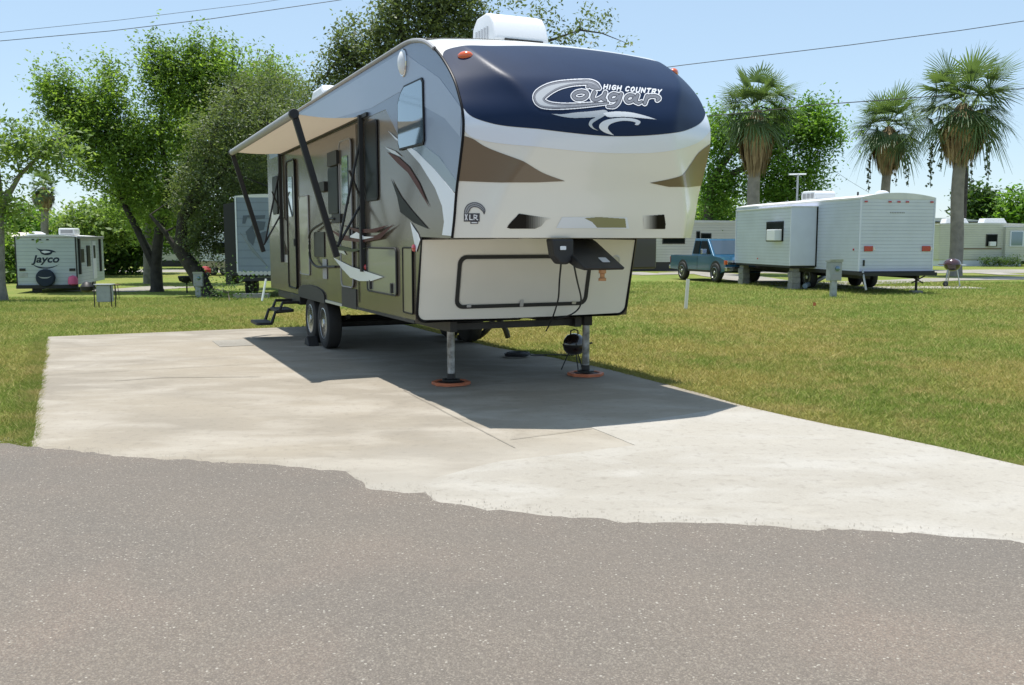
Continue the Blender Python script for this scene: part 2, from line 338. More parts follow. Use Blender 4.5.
slab_right = jag([LS(5.3, 17.3), LS(5.4, 13), G(531, 353.5), G(607, 369), G(650, 380), G(695, 391.5), G(745, 405.5), G(817, 422), G(935, 445.5), G(1024, 466), (5.3, 5.75), (7.5, 4.7)], .014, .2, 5)
slab_poly = slab_left+slab_right[:]+[(7.6, 1.5), (1, 2.5), (-3, 4.5)]
sheet('concrete_pad', slab_poly, 0, M['slab'])
apron = jag([G(742, 406), G(660, 419), G(592, 428), G(637, 446), G(560, 455), G(500, 462), G(430, 480), G(360, 486)], .012, .1, 9)
ap = apron+[(-1.2, 5.2), (2.0, 3.6), (7.4, 2.2)]+[(7.45, 4.72)]+slab_right[::-1][2:-22]
# apron follows the pad's right edge back to the seam
edge = [p for p in slab_right if p[1] < G(742, 406)[1]+.03 and p[0] > 1.8][::-1]
ap = apron+[(-1.2, 5.2), (2.0, 3.6), (7.4, 2.2)]+[(x-.015, y-.01) for x, y in edge]
sheet('pale_apron', ap, .004, M['apron'], .02)
redge = jag([(-60, 23.6), (-12, 9.55), G(0, 444), G(28, 448), G(100, 456), G(200, 462), G(300, 468), G(345, 473), G(362, 482), G(372, 490), G(425, 494), G(432, 502), G(520, 514), G(660, 524), G(830, 531), G(1024, 545), (7.5, 3.15), (60, -14)], .030, .06, 11)
road_poly = redge+[(60, -40), (-60, -40)]
sheet('asphalt_road', road_poly, .009, M['asphalt'], .03)
# joints cut in the concrete
def joint(pts, w, name='joint_line'):
    b = MB(); P = [Vector((*p, 0)) for p in pts]
    for a, c in zip(P, P[1:]):
        d = (c-a).normalized(); n = Vector((-d.y, d.x, 0))*w/2
        b.add([(a+n)+Vector((0,0,.0085)), (a-n)+Vector((0,0,.0085)), (c-n)+Vector((0,0,.0085)), (c+n)+Vector((0,0,.0085))], [(0,1,2,3)])
    return b
jb = MB()
for pts, w in (([LS(-.66, 15.3), LS(5.3, 15.5)], .012), ([LS(-.64, 12.2), LS(5.4, 12.3)], .010), (jag([LS(2.95, 9.4), LS(2.9, 6.4)], .004, .15, 4), .007), (jag([LS(2.95, 9.4), LS(5.8, 9.35)], .003, .15, 8), .012), (jag([G(592, 429), G(510, 440)], .006, .1, 6), .01), (jag([G(115, 381), G(160, 378), G(260, 377)], .01, .1, 14), .02)):
    q = joint(pts, w); jb.add(q.v, q.f)
o = jb.build('pad_joints', mat('joint_dirt', (.275,.245,.20), .95, noise=.3, nscale=8)); tag(o, kind='structure')
o = sheet('access_cover', [G(212, 341), G(244, 339.5), G(254, 345.5), G(220, 347)], .006, M['gravel'], .01)
# far gravel roads
def strip(name, pts, w, m=None, dz=-.018):
    b = MB(); L_ = []; P = [Vector((x, y, 0)) for x, y in pts]
    fine = []
    for a, c in zip(P, P[1:]):
        n = max(1, int((c-a).length/2)); fine += [a.lerp(c, k/n) for k in range(n)]
    fine.append(P[-1]); r = np.random.default_rng(len(name))
    for i, p in enumerate(fine):
        d = (fine[min(i+1, len(fine)-1)]-fine[max(i-1, 0)]).normalized(); n = Vector((-d.y, d.x, 0))*w/2
        for sgn in (1, -1):
            q = p+n*sgn*(1+.12*r.normal()); b.v.append((q.x, q.y, float(terr(q.x, q.y))+dz))
    b.f = [(2*i, 2*i+1, 2*i+3, 2*i+2) for i in range(len(fine)-1)]; b.m = [0]*len(b.f)
    o = b.build(name, m or M['gravel']); return tag(o, kind='structure')
strip('gravel_road', [(-120, 72), (-40, 71), (-10, 66), (10, 50), (14, 47.5), (30, 49), (60, 52), (120, 55)], 5.0)
strip('gravel_drive', [G(175, 286), G(120, 290), G(85, 289)], 2.6)
strip('gravel_lane', [G(620, 272), G(650, 274), G(700, 272), G(800, 285), G(940, 279), G(1060, 277), G(1200, 277)], 2.3, dz=-.012)
strip('trailer_pad', [G(780, 287.5), G(975, 287)], 1.5, M['apron'], dz=-.006)
strip('far_patch', [G(985, 273.5), G(1012, 273.5)], 2.5, M['apron'], dz=-.006)

# grass blades
def inpoly(X, Y, P):
    c = np.zeros(len(X), bool); j = len(P)-1
    for i in range(len(P)):
        xi, yi = P[i]; xj, yj = P[j]
        if yi != yj: c ^= ((yi > Y) != (yj > Y)) & (X < (xj-xi)*(Y-yi)/(yj-yi)+xi)
        j = i
    return c
def grass(n, d0, d1, h, w, name):
    D = np.exp(rng.uniform(math.log(d0), math.log(d1), n)); A = rng.uniform(-.66, .66, n); X = D*A; Y = D
    # longer untrimmed tufts creeping over the edges of the pad
    hmul = np.ones(n); E_ = []
    for P in (slab_left, slab_right):
        P = np.array(P); a, c = P[:-1], P[1:]; m = 24000; ln = np.hypot(*(c-a).T); i = rng.choice(len(a), m, p=ln/ln.sum()); t = rng.random(m)
        q_ = a[i]+(c-a)[i]*t[:, None]; nn = (c-a)[i]/ln[i][:, None]; s_ = np.abs(rng.normal(0, .07, m))-.02-.03*np.abs(np.sin(q_[:, 1]*3.1)*np.sin(q_[:, 1]*7.7+1))
        sg = -1 if P is None else 1; E_.append(np.stack([q_[:, 0]-nn[:, 1]*(s_+q_[:, 1]*.006-.02), q_[:, 1]+nn[:, 0]*(s_+q_[:, 1]*.006-.02)], 1))
    E_ = np.concatenate(E_); E_ = E_[(E_[:, 1] > 4.9) & (E_[:, 0] < 9)]; ne = len(E_)
    X = np.concatenate([X, E_[:, 0]]); Y = np.concatenate([Y, E_[:, 1]]); D = Y.copy(); n = len(X); hmul = np.concatenate([hmul, np.full(ne, 1.0)])
    jx = rng.normal(0, .012, n); k = np.concatenate([np.zeros(n-ne, bool), ~inpoly(X[-ne:], Y[-ne:], road_poly)]) | ~inpoly(X+jx, Y, slab_poly) & ~inpoly(X+jx, Y+jx, road_poly); X, Y, D, hmul = X[k], Y[k], D[k], hmul[k]; n = len(X)
    sc = (D/7)**.6; hh = h*rng.uniform(.4, 1.3, n)*sc**.5*hmul; ww = w*sc; az = rng.uniform(0, 2*PI, n); lean = rng.uniform(.4, 1.8, n)*hh
    Z = terr(X, Y)-.035; la = rng.uniform(0, 2*PI, n)
    V = np.zeros((n, 3, 3)); V[:,0] = np.stack([X-np.cos(az)*ww/2, Y-np.sin(az)*ww/2, Z], 1); V[:,1] = np.stack([X+np.cos(az)*ww/2, Y+np.sin(az)*ww/2, Z], 1); V[:,2] = np.stack([X+np.cos(la)*lean, Y+np.sin(la)*lean, Z+hh], 1)
    o = npmesh(name, V.reshape(-1, 3), 3, M['blade']); tag(o, 'short mown green and straw coloured grass beside the concrete pad', 'grass', kind='stuff'); return o
grass(520000, 5.2, 36, .045, .011, 'grass')

# crumbs of stone along the ragged road edge and grit on the road
def stones():
    r = np.random.default_rng(44); P = np.array([p for p in redge if -5 < p[0] < 6]); m = 2600; i = r.integers(0, len(P)-1, m); t = r.random((m, 1)); q_ = P[i]*(1-t)+P[i+1]*t
    off = r.normal(0, .09, m); X = q_[:, 0]+r.normal(0, .02, m); Y = q_[:, 1]+off
    Xr = r.uniform(-4, 4.5, 2600); Yr = r.uniform(1.9, 6.5, 2600); k = inpoly(Xr, Yr, road_poly); X = np.concatenate([X, Xr[k]]); Y = np.concatenate([Y, Yr[k]]); n = len(X)
    s = r.uniform(.0015, .0048, n)[:, None, None]; base = np.array([[1,0,0],[0,1,0],[-1,0,0],[0,-1,0],[0,0,1.0]]); a = r.uniform(0, 6.3, n); ca, sa = np.cos(a), np.sin(a)
    V = base[None]*s*r.uniform(.7, 1.3, (n, 5, 1)); V = np.stack([V[..., 0]*ca[:, None]-V[..., 1]*sa[:, None], V[..., 0]*sa[:, None]+V[..., 1]*ca[:, None], V[..., 2]], 2)
    V += np.stack([X, Y, np.full(n, .009)], 1)[:, None]; T_ = V[:, [[0,1,4],[1,2,4],[2,3,4],[3,0,4]]].reshape(-1, 3)
    o = npmesh('loose_stones', T_, 3, mat('stone_chip', (.30,.26,.21), .9, col2=(.44,.39,.32), nscale=60)); tag(o, 'loose stone chips scattered along the edge between the road and the pad', 'gravel', kind='stuff')
stones()

# ------------------------------------------------------------------ vegetation
def leaves(blobs, size, seed, clump=14, flat=.5, spread=.32, sprig=0):
    r = np.random.default_rng(seed); VV = []
    for (c, rad, n) in blobs:
        nc = max(2, n//clump); d = r.normal(size=(nc, 3)); d /= np.linalg.norm(d, axis=1)[:, None]; q = d*(r.random(nc)**.45)[:, None]
        q *= (1+.16*np.sin(d[:, 0:1]*5+seed)*np.cos(d[:, 2:3]*4+seed*2)); cc = np.array(c)+q*np.array(rad)
        sd = d*.55+np.array([0,0,.75])+r.normal(size=(nc, 3))*.35; sd /= np.linalg.norm(sd, axis=1)[:, None]; sl_ = r.uniform(.3, 1.0, nc)*sprig
        P = np.repeat(cc, clump, 0)+np.repeat(sd*sl_[:, None], clump, 0)*r.uniform(0, 1, nc*clump)[:, None]+r.normal(size=(nc*clump, 3))*spread*np.array([1, 1, .75])*r.uniform(.5, 1.5, nc).repeat(clump)[:, None]
        m = len(P); nrm = r.normal(size=(m, 3)); nrm[:, 2] = np.abs(nrm[:, 2])+flat; nrm /= np.linalg.norm(nrm, axis=1)[:, None]
        a = np.cross(nrm, r.normal(size=(m, 3))); a /= np.linalg.norm(a, axis=1)[:, None]; b = np.cross(nrm, a); s = size*r.uniform(.6, 1.35, m)[:, None]
        VV.append(np.stack([P-a*s, P-b*s*.45+nrm*s*.12, P+a*s, P+b*s*.45+nrm*s*.12], 1).reshape(-1, 3))
    return np.concatenate(VV)
def tree(name, label, cat, base, limbs, blobs, lm, bm_, size=.07, seed=1, group=None, clump=14, spread=.32, twigs=0, sprig=0):
    t = thing(name, label, cat, base, 0, group)
    b = MB(); P, R = limbs[0]; b.tube(P, R, 10); 
    b.build('trunk', bm_, t, world=True, smooth_=True)
    r = random.Random(seed)
    if len(limbs) > 1 or twigs:
        b = MB()
        for P, R in limbs[1:]: b.tube(P, R, 7)
        ends = [Vector(P[-1]) for P, R in limbs]+([Vector(P[len(P)//2]) for P, R in limbs] if len(limbs) > 1 else [])
        for c, rad, n in blobs:
            for _ in range(max(1, min(twigs, n//300+1)) if twigs else 0):
                e = Vector(c)+Vector((r.uniform(-1, 1)*rad[0], r.uniform(-1, 1)*rad[1], r.uniform(-.8, .8)*rad[2]))
                s = min(ends, key=lambda q: (q-e).length); mid = s.lerp(e, .5)+Vector((r.uniform(-.2, .2), r.uniform(-.2, .2), r.uniform(0, .3)))
                b.tube([s, mid, e], [.035, .02, .007], 5)
        b.build('branches', bm_, t, world=True, smooth_=True)
    npmesh('crown', leaves(blobs, size, seed, clump, spread=spread, sprig=sprig), 4, lm, t)
    return t
def blobpx(x0, x1, y0, y1, D, n, depth=None, dD=0):
    c = at((x0+x1)/2, (y0+y1)/2, D+dD); k = (D+dD)/F_PX; rx = (x1-x0)/2*k; rz = (y1-y0)/2*k
    return ((c.x, c.y, c.z), (rx, depth if depth else rx*.8, rz), n)
def fit(x, y, D): p = at(x, y, D); return p
def trunkto(base, pts, D, radii):
    return ([tuple(base+Vector((0,0,-.2)))]+[tuple(at(x, y, D)) for x, y in pts], radii)
def flare(P, R):  # root flare
    a, b2 = Vector(P[0]), Vector(P[1]); q = a.lerp(b2, .22); return ([P[0], tuple(q)]+list(P[1:]), [R[0]*1.5, R[0]]+list(R[1:]))

# left: foreground broadleaf tree whose trunk stands on the frame edge
g = ground(-3, 300); D = g.y
tree('shade_tree', 'sparse pale leaved tree whose thick grey trunk stands at the left frame edge', 'tree', g,
     [flare(*trunkto(g, [(-4, 200), (-12, 120)], D, [.27, .24, .2])), trunkto(at(-4, 210, D), [(20, 175), (55, 140)], D, [.12, .07, .03]), trunkto(at(-4, 190, D), [(-30, 150), (-60, 110)], D, [.14, .09, .04])],
     [blobpx(-50, 30, 120, 175, D, 1100), blobpx(0, 50, 122, 172, D, 900), blobpx(28, 78, 130, 172, D, 1000), blobpx(-30, 40, 170, 235, D, 700), blobpx(-20, 28, 190, 225, D, 350)], M['leafD'], M['barkgray'], .10, 3, clump=12, spread=.28, twigs=3)
# the big bright twin crowned tree, trunk forking low
g = ground(157, 291); D = g.y; T = lambda *a: trunkto(*a)
tree('shade_tree', 'tall bright green tree forking low with thick dark trunk right of the small white trailer', 'tree', g,
     [flare(*T(g, [(156, 262), (160, 225), (170, 180)], D, [.27, .24, .19, .13])), T(at(156, 266, D), [(140, 235), (122, 200), (105, 150), (95, 100)], D, [.19, .16, .12, .08, .04]), T(at(160, 225, D), [(190, 160), (215, 100)], D, [.18, .11, .05]), T(at(168, 185, D), [(160, 130), (165, 80)], D, [.13, .08, .04])],
     [blobpx(45, 78, 88, 135, D, 3600), blobpx(75, 125, 92, 145, D, 5200), blobpx(58, 125, 120, 180, D, 8500), blobpx(95, 160, 145, 212, D, 9000), blobpx(120, 160, 122, 165, D, 3500), blobpx(152, 200, 65, 125, D, 7000), blobpx(190, 245, 62, 115, D, 7500), blobpx(240, 295, 68, 120, D, 6500, dD=4), blobpx(40, 62, 80, 105, D, 900), blobpx(100, 125, 75, 100, D, 1200), blobpx(148, 175, 58, 90, D, 1500), blobpx(185, 215, 50, 80, D, 1600),
      blobpx(150, 240, 105, 190, D, 7500), blobpx(120, 200, 178, 232, D, 4200), blobpx(100, 108, 62, 90, D, 200), blobpx(60, 68, 60, 90, D, 200), blobpx(190, 197, 40, 60, D, 200), blobpx(147, 154, 42, 70, D, 200), blobpx(230, 238, 45, 60, D, 150)], M['leafA'], M['barkdark'], .085, 5, twigs=4, clump=20, spread=.17, sprig=1.5)
# leaning live oak beside the main trailer
g = ground(210, 295.5)
tree('oak_tree', 'dusky small leaved oak with a leaning trunk just behind the awning', 'tree', g,
     [flare(*T(g, [(196, 272), (180, 250), (183, 215), (200, 180)], g.y, [.34, .32, .27, .2, .12])), T(at(180, 250, g.y), [(165, 232), (150, 215)], g.y, [.14, .1, .06]), T(at(183, 215, g.y), [(225, 170), (260, 120)], g.y, [.12, .08, .04]), T(at(200, 180, g.y), [(215, 130), (235, 90)], g.y, [.1, .07, .03])],
     [blobpx(172, 240, 150, 240, g.y, 9500), blobpx(190, 300, 100, 175, g.y, 13000), blobpx(215, 320, 72, 135, g.y, 9500, dD=2), blobpx(225, 300, 165, 215, g.y, 5500, dD=3), blobpx(250, 330, 105, 160, g.y, 6000, dD=4), blobpx(185, 225, 225, 262, g.y, 2300)], M['leafB'], M['barkdark'], .065, 8, clump=20, twigs=5, spread=.2, sprig=.7)
# pale trunk further back
g = ground(149, 283)
tree('pale_trunk_tree', 'light green tree with a straight pale trunk behind the dark forked one', 'tree', g,
     [T(g, [(149, 240), (152, 200)], g.y, [.3, .27, .2])], [blobpx(110, 200, 175, 240, g.y, 4200), blobpx(150, 240, 90, 190, g.y, 4500)], M['leafA'], M['barkgray'], .15, 13, twigs=2)
# large oak beyond the main trailer's roof
g = Vector((-3.5, 30, float(terr(-3.5, 30)))); D = 30
tree('oak_tree', 'large open crowned oak rising above the roof of the big trailer', 'tree', g,
     [flare(*T(g, [(400, 180), (405, 110)], D, [.42, .36, .28])), T(at(402, 120, D), [(370, 80), (345, 50)], D, [.2, .13, .06]), T(at(405, 110, D), [(430, 60), (440, 10)], D, [.22, .15, .08]), T(at(405, 110, D), [(480, 70), (545, 42), (580, 30)], D, [.2, .12, .05, .015]), T(at(420, 80, D), [(400, 30), (395, -20)], D, [.16, .1, .05])],
     [blobpx(318, 372, 55, 110, D, 2800), blobpx(335, 400, 26, 80, D, 3800), blobpx(375, 440, -6, 60, D, 6000), blobpx(420, 480, -20, 40, D, 5200), blobpx(440, 500, 15, 70, D, 3000), blobpx(400, 470, -50, 0, D, 2000), blobpx(470, 530, -6, 16, D, 260),
      blobpx(545, 575, 25, 50, D, 260), blobpx(575, 608, 10, 36, D, 200), blobpx(535, 560, 2, 34, D, 200), blobpx(560, 600, 30, 52, D, 160), blobpx(285, 330, 90, 150, D, 1400), blobpx(620, 628, 38, 48, D, 14)], M['leafB'], M['barkdark'], .07, 17, clump=16, spread=.17, twigs=7, sprig=.7)
# broadleaf behind the first palm
g = Vector((at(707, 250, 50).x, 50, 0)); D = 50
tree('broadleaf_tree', 'round glossy broadleaf tree filling the space behind the nearest right palm', 'tree', g,
     [T(g, [(707, 225), (712, 180), (740, 140)], D, [.32, .28, .22, .12]), T(at(712, 180, D), [(780, 150), (815, 130)], D, [.2, .12, .06])],
     [blobpx(699, 745, 112, 165, D, 4200), blobpx(700, 735, 160, 225, D, 5000), blobpx(735, 800, 135, 215, D, 6000), blobpx(785, 838, 112, 158, D, 4600), blobpx(800, 845, 135, 150, D, 900), blobpx(790, 825, 155, 205, D, 2600), blobpx(740, 800, 112, 150, D, 5000), blobpx(762, 800, 185, 215, D, 2400), blobpx(805, 830, 103, 122, D, 900)], M['leafE'], M['bark'], .105, 21, clump=22, spread=.34, twigs=4, sprig=.8)
def bush(name, label, cat, x, D, blobs, lm, size, seed, group=None, trunk=.18):
    zg = float(terr(at(x, 250, D).x, D)); g = Vector((at(x, 250, D).x, D, zg)); top = blobs[0][0]
    return tree(name, label, cat, g, [([tuple(g+Vector((0,0,-.1))), tuple((g+Vector(top))/2), tuple(top)], [trunk, trunk*.7, trunk*.3])], blobs, lm, M['bark'], size, seed, group, twigs=2, spread=.5, clump=12)
B = blobpx
bush('distant_tree', 'dark distant tree between the thickest palm trunk and the far mobile home roof', 'tree', 978, 85, [B(958, 998, 180, 240, 85, 2600), B(975, 1010, 205, 245, 85, 1300)], M['leafC'], .26, 31)
bush('distant_tree', 'bright green distant tree at the right frame edge', 'tree', 1012, 82, [B(996, 1045, 190, 245, 82, 3200), B(1020, 1080, 180, 250, 82, 2500)], M['leafE'], .25, 32)
bush('distant_tree', 'low light green tree just above the far mobile home roof', 'tree', 985, 90, [B(955, 1000, 215, 250, 90, 1800)], M['leafA'], .25, 33)
bush('distant_tree', 'green tree between the big trailer nose and the teal pickup', 'tree', 730, 66, [B(690, 745, 195, 250, 66, 2600), B(660, 720, 185, 250, 68, 2600)], M['leafA'], .2, 34)
bush('hedge_tree', 'very dark dense tree mass behind the small white trailer right side', 'tree', 110, 62, [B(78, 150, 205, 275, 62, 5200), B(100, 175, 195, 262, 63, 4200)], M['leafC'], .2, 41, trunk=.3)
bush('hedge_tree', 'yellow green bush rising behind the small white trailer roof', 'tree', 92, 58, [B(62, 125, 207, 245, 58, 3600), B(100, 150, 205, 240, 58, 2200)], M['leafD'], .17, 42)
bush('hedge_tree', 'mid green shrubbery left of the small white trailer', 'shrub', 6, 55, [B(-25, 22, 225, 290, 50, 3200), B(8, 24, 252, 288, 50, 900)], M['leafA'], .15, 43)
bush('hedge_tree', 'low distant treeline under open sky at far left', 'tree', 35, 95, [B(-20, 40, 200, 250, 95, 2600), B(20, 75, 212, 250, 95, 2000)], M['leafE'], .26, 44)
bush('hedge_tree', 'deep green background tree behind the leaning oak', 'tree', 185, 75, [B(150, 235, 190, 258, 75, 3600), B(210, 290, 170, 255, 75, 4200)], M['leafC'], .22, 45)
bush('hedge_tree', 'shaded green tree behind the neighbouring grey trailer', 'tree', 262, 60, [B(225, 300, 120, 215, 60, 5200)], M['leafB'], .18, 46)
bush('low_shrub', 'small dark shrub on the grass beside the grey trailer wheels', 'shrub', 228, 31, [((at(228, 284, 33).x, 33, float(terr(-10, 33))+.25), (.75, .5, .35), 700)], M['leafC'], .05, 47, trunk=.02)

# fan palms
def palm(label, x, D, ytop, ycrown, yskirt, wc, ws, trunk_r, seed, group, seeds=0, zb=0.0, green=1.0, nfr=46):
    r = np.random.default_rng(seed); k = D/F_PX; bx = at(x, 240, D).x
    t = thing('fan_palm', label, 'palm tree', (bx, D, zb), 0, group)
    zc = at(x, ycrown, D).z; zt = at(x, ytop, D).z; zs = at(x, yskirt, D).z; rc = wc/2*k; rs = ws/2*k
    b = MB(); n = 14; b.tube([(bx+.05*math.sin(i*.6), D, zb-.1+(zc-zb-.5)*i/n) for i in range(n+1)], [trunk_r*(1.35 if i == 0 else 1.1-.2*i/n) for i in range(n+1)], 12); b.build('trunk', M['palmbark'], t, world=True, smooth_=True)
    def frond(c, az, el, Lp, Rf, droop, nb, V, w):
        d = np.array([math.cos(az)*math.cos(el), math.sin(az)*math.cos(el), math.sin(el)]); side = np.array([-math.sin(az), math.cos(az), 0]); up = np.cross(side, d)
        e = c+d*Lp; ps = side*.02
        V += [c-ps, c+ps, e+ps, e-ps]
        roll = r.normal(0, .35); sd = side*math.cos(roll)+up*math.sin(roll)
        for i in range(nb):
            a = (-1+2*i/(nb-1))*1.45; bd = d*math.cos(a)+sd*math.sin(a); Lb = Rf*(1-.22*abs(a)/1.9)*r.uniform(.85, 1.1)
            wv = np.cross(bd, up); wv = wv/np.linalg.norm(wv)*w; m1 = e+bd*Lb*.55+np.array([0, 0, -droop*.14*Lb]); m2 = e+bd*Lb*.9+np.array([r.normal(0, .05), r.normal(0, .05), -droop*Lb*r.uniform(.35, .75)])
            V += [e-wv*.4, e+wv*.4, m1+wv, m1-wv]; V += [m1-wv, m1+wv, m2+wv*.2, m2-wv*.2]
    V = []; RN = []; c0 = np.array([bx, D, zc])
    for i in range(nfr+12):
        f = (i+.5)/nfr if i < nfr else r.uniform(.25, .6); el = math.radians(80-122*f**.72)+r.normal(0, .1); az = i*2.39996+r.normal(0, .15)
        sc = 1.0 if el > .3 else .95; Rv = max(zt-zc, .5)
        reach = rc*math.cos(el)+Rv*max(math.sin(el), 0)**1.0*1 if el > 0 else rc
        reach = math.sqrt((rc*math.cos(el))**2+(Rv*math.sin(el))**2)
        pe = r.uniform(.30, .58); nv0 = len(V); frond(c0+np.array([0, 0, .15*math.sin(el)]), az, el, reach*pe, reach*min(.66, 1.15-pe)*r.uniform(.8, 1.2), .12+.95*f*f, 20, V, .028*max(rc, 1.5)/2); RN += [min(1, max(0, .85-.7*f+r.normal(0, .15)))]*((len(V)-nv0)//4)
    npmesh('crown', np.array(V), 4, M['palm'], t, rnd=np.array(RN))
    V = []; N = 2600; h = zc-zs
    for i in range(N):
        a = r.uniform(0, 2*PI); q = r.random(); z0 = zc+.05-h*.6*q; rr = rs*(.3+.7*min(1, q*2.0))*r.uniform(.45, 1.12)*(1+.16*math.sin(a*3+seed)+.1*math.sin(a*7)); Ls = h*r.uniform(.2, .48)
        p0 = np.array([bx+math.cos(a)*rr*.55, D+math.sin(a)*rr*.55, z0]); fr = 1-.55*max(0, (q-.35)/.65)
        p1 = np.array([bx+math.cos(a)*rr*fr, D+math.sin(a)*rr*fr, z0-Ls*.45]); p2 = np.array([bx+math.cos(a)*rr*.86*fr, D+math.sin(a)*rr*.86*fr, max(z0-Ls, zs)])
        w = np.array([-math.sin(a), math.cos(a), 0])*r.uniform(.02, .06)
        V += [p0-w*.5, p0+w*.5, p1+w, p1-w]; V += [p1-w, p1+w, p2+w*.2, p2-w*.2]
    npmesh('dead_frond_skirt', np.array(V), 4, M['skirt'], t)
    for j in range(seeds):
        a = [2.9, .15, 3.4, 6.0, .6, 2.5][j % 6]+r.normal(0, .1); rr = rs*r.uniform(.85, 1.3); zst = zc-h*.6; V = []; ln = h*r.uniform(.75, 1.3)
        px_, py_ = bx+math.cos(a)*rr, D+math.sin(a)*rr; ln *= r.uniform(.4, .75)
        b = MB(); b.tube([(bx+math.cos(a)*.3, D+math.sin(a)*.3, zc-.2), (bx+math.cos(a)*rr*.7, D+math.sin(a)*rr*.7, zc-.1), (px_, py_, zst), (px_+.04, py_, zst-ln)], .014, 5)
        for i in range(int(ln/.045)):
            z = zst-i*.045; s = .05+.035*math.sin(i*.8+j); q = (px_+r.normal(0, .05), py_+r.normal(0, .05), z)
            b.add([(q[0]-s, q[1], z), (q[0], q[1]-.03, z-s), (q[0]+s, q[1]+.02, z), (q[0], q[1]+.03, z+s*.8)], [(0,1,2,3)])
        b.build('seed_strand', M['seed'], t, world=True, fix=False)
    return t
palm('stout fan palm nearest the big trailer with golden dead fronds behind the pickup', 753, 44, 66, 110, 178, 92, 38, .30, 51, 'tall fan palms on the right', 0)
palm('middle fan palm with hanging seed strands rising directly behind the white trailer roof', 884, 52, 80, 127, 176, 80, 34, .25, 52, 'tall fan palms on the right', 5)
palm('tallest fan palm with a thick grey trunk standing behind the dark kettle grill', 956, 42, 44, 104, 168, 112, 48, .27, 53, 'tall fan palms on the right', 6)
palm('partly hidden fan palm behind the small white trailer, brown skirt showing', 46, 56, 165, 188, 212, 26, 22, .22, 54, None, 0, float(terr(-28, 56)), nfr=24)
# ------------------------------------------------------------------ the big fifth wheel trailer
# trailer coordinates: l sideways, s rearwards, z up; the Empty stands under its axles
OL, OS = 4.2, 14.0
def q(l, s, z): return (l-OL, s-OS, z)
rv = thing('fifth_wheel_trailer', 'large tan and navy fifth wheel trailer with open awning on the concrete pad', 'trailer', ls(OL, OS), math.atan2(RR[1], RR[0]))
import bisect
PROF=[(7.96,1.62),(7.90,1.80),(7.84,2.04),(7.75,2.28),(7.67,2.52),(7.67,2.68),(7.75,2.84),(7.92,3.05),(8.26,3.30),(8.62,3.47),(9.04,3.56),(9.34,3.58)]
def cr(P,n):  # catmull-rom
    out=[]
    for i in range(len(P)-1):
        p0=P[max(i-1,0)];p1=P[i];p2=P[i+1];p3=P[min(i+2,len(P)-1)]
        for k in range(n):
            t=k/n
            out.append(tuple(.5*((2*p1[j])+(-p0[j]+p2[j])*t+(2*p0[j]-5*p1[j]+4*p2[j]-p3[j])*t*t+(-p0[j]+3*p1[j]-3*p2[j]+p3[j])*t**3) for j in range(len(p1))))
    out.append(P[-1]); return out
CP=cr(PROF,12)
CT=[0]
for a,b_ in zip(CP,CP[1:]): CT.append(CT[-1]+math.dist(a,b_))
TL=CT[-1]
def prof(t):
    t=min(max(t,0),TL)
    i=min(max(bisect.bisect(CT,t)-1,0),len(CP)-2)
    w=(t-CT[i])/(CT[i+1]-CT[i])
    return CP[i][0]*(1-w)+CP[i+1][0]*w, CP[i][1]*(1-w)+CP[i+1][1]*w
def capp(l,t,off=0):
    u=max(-1,min(1,(l-4.25)/1.27))
    def base(l,t):
        u=max(-1,min(1,(l-4.25)/1.27))
        s,z=prof(t)
        uc=.80-.26*math.exp(-((t-1.02)/.5)**2)+.06*min(1,max(0,t-1.5)); top=1-.22*u*u; ln_=(1-.22*uc*uc)/(1-uc)*(1-abs(u)); h_=.07; w_=max(0,h_-abs(top-ln_))/h_; g=min(top,ln_)-w_*w_*h_*.25
        A=.33 if t<1.5 else .33*max(0,1-((t-1.5)/(TL-1.5)))**.8
        return s-A*g, z+.08*(1-u*u)*max(0,(t-1.0)/(TL-1.0))
    s,z=base(l,t)
    if off:
        e=.004
        s2,z2=base(l,t+e); s3,z3=base(min(l+e,5.52),t); dl=min(l+e,5.52)-l
        if dl<1e-6: s0,z0=base(l-e,t); du=(e,s-s0,z-z0)
        else: du=(dl,s3-s,z3-z)
        dt=(0,s2-s,z2-z)
        n=(du[1]*dt[2]-du[2]*dt[1], du[2]*dt[0]-du[0]*dt[2], du[0]*dt[1]-du[1]*dt[0])
        m=math.sqrt(sum(c*c for c in n))or 1
        n=[c/m for c in n]
        if n[1]>0: n=[-c for c in n]
        return (l+.060*max(0,u)**3+n[0]*off,s+n[1]*off,z+n[2]*off)
    return (l+.060*max(0,u)**3,s,z)

LW = 2.98
body_poly = [(9.07,.755),(8.86,1.63)]+[(s+.012, z-.004) for s, z in CP if s < 9.3 or z < 3.5][:]+[(17.45,3.585),(17.58,3.5),(17.66,3.2),(17.62,.72)]
MB().prism(body_poly, lambda s, z, d: q(d, s, z), LW, 5.50).build('body', M['tanwall'], rv)
def side(poly, off, th=.004):   # flat shape on the curb side wall, poly of (s,z)
    return MB().prism(poly, lambda s, z, d: q(LW-d, s, z), off, off+th)
def SW(*pts): return [wall(x, y, LW) for x, y in pts]
seam = [(s, z) for s, z in CP if z < 3.58]
zb = lambda s: 3.03
up = [(s+.02, z-.01) for s, z in CP if z > 2.05 and s < 9.35]+[(17.4,3.57),(17.4,3.05),(10.0,3.02)]+SW((400,138),(405,146),(418,158),(436,172),(457,190))
side(up, .0005).build('upper_sky_tint', M['skywall'], rv)  # bluish sky reflection on the upper wall, painted in as its colour
b = side(SW((300,114),(345,87),(403,52),(440,78),(462,108),(461,137),(445,118),(427,108),(400,92),(372,108),(330,120)), .005, .002)
b.build('light_side_stripe', M['silverlight'], rv)
side(SW((401,140),(412,139),(424,145),(440,157),(457,181),(456.5,193),(440,181),(425,164),(412,152)), .005, .002).build('slate_side_stripe', M['slatestripe'], rv)
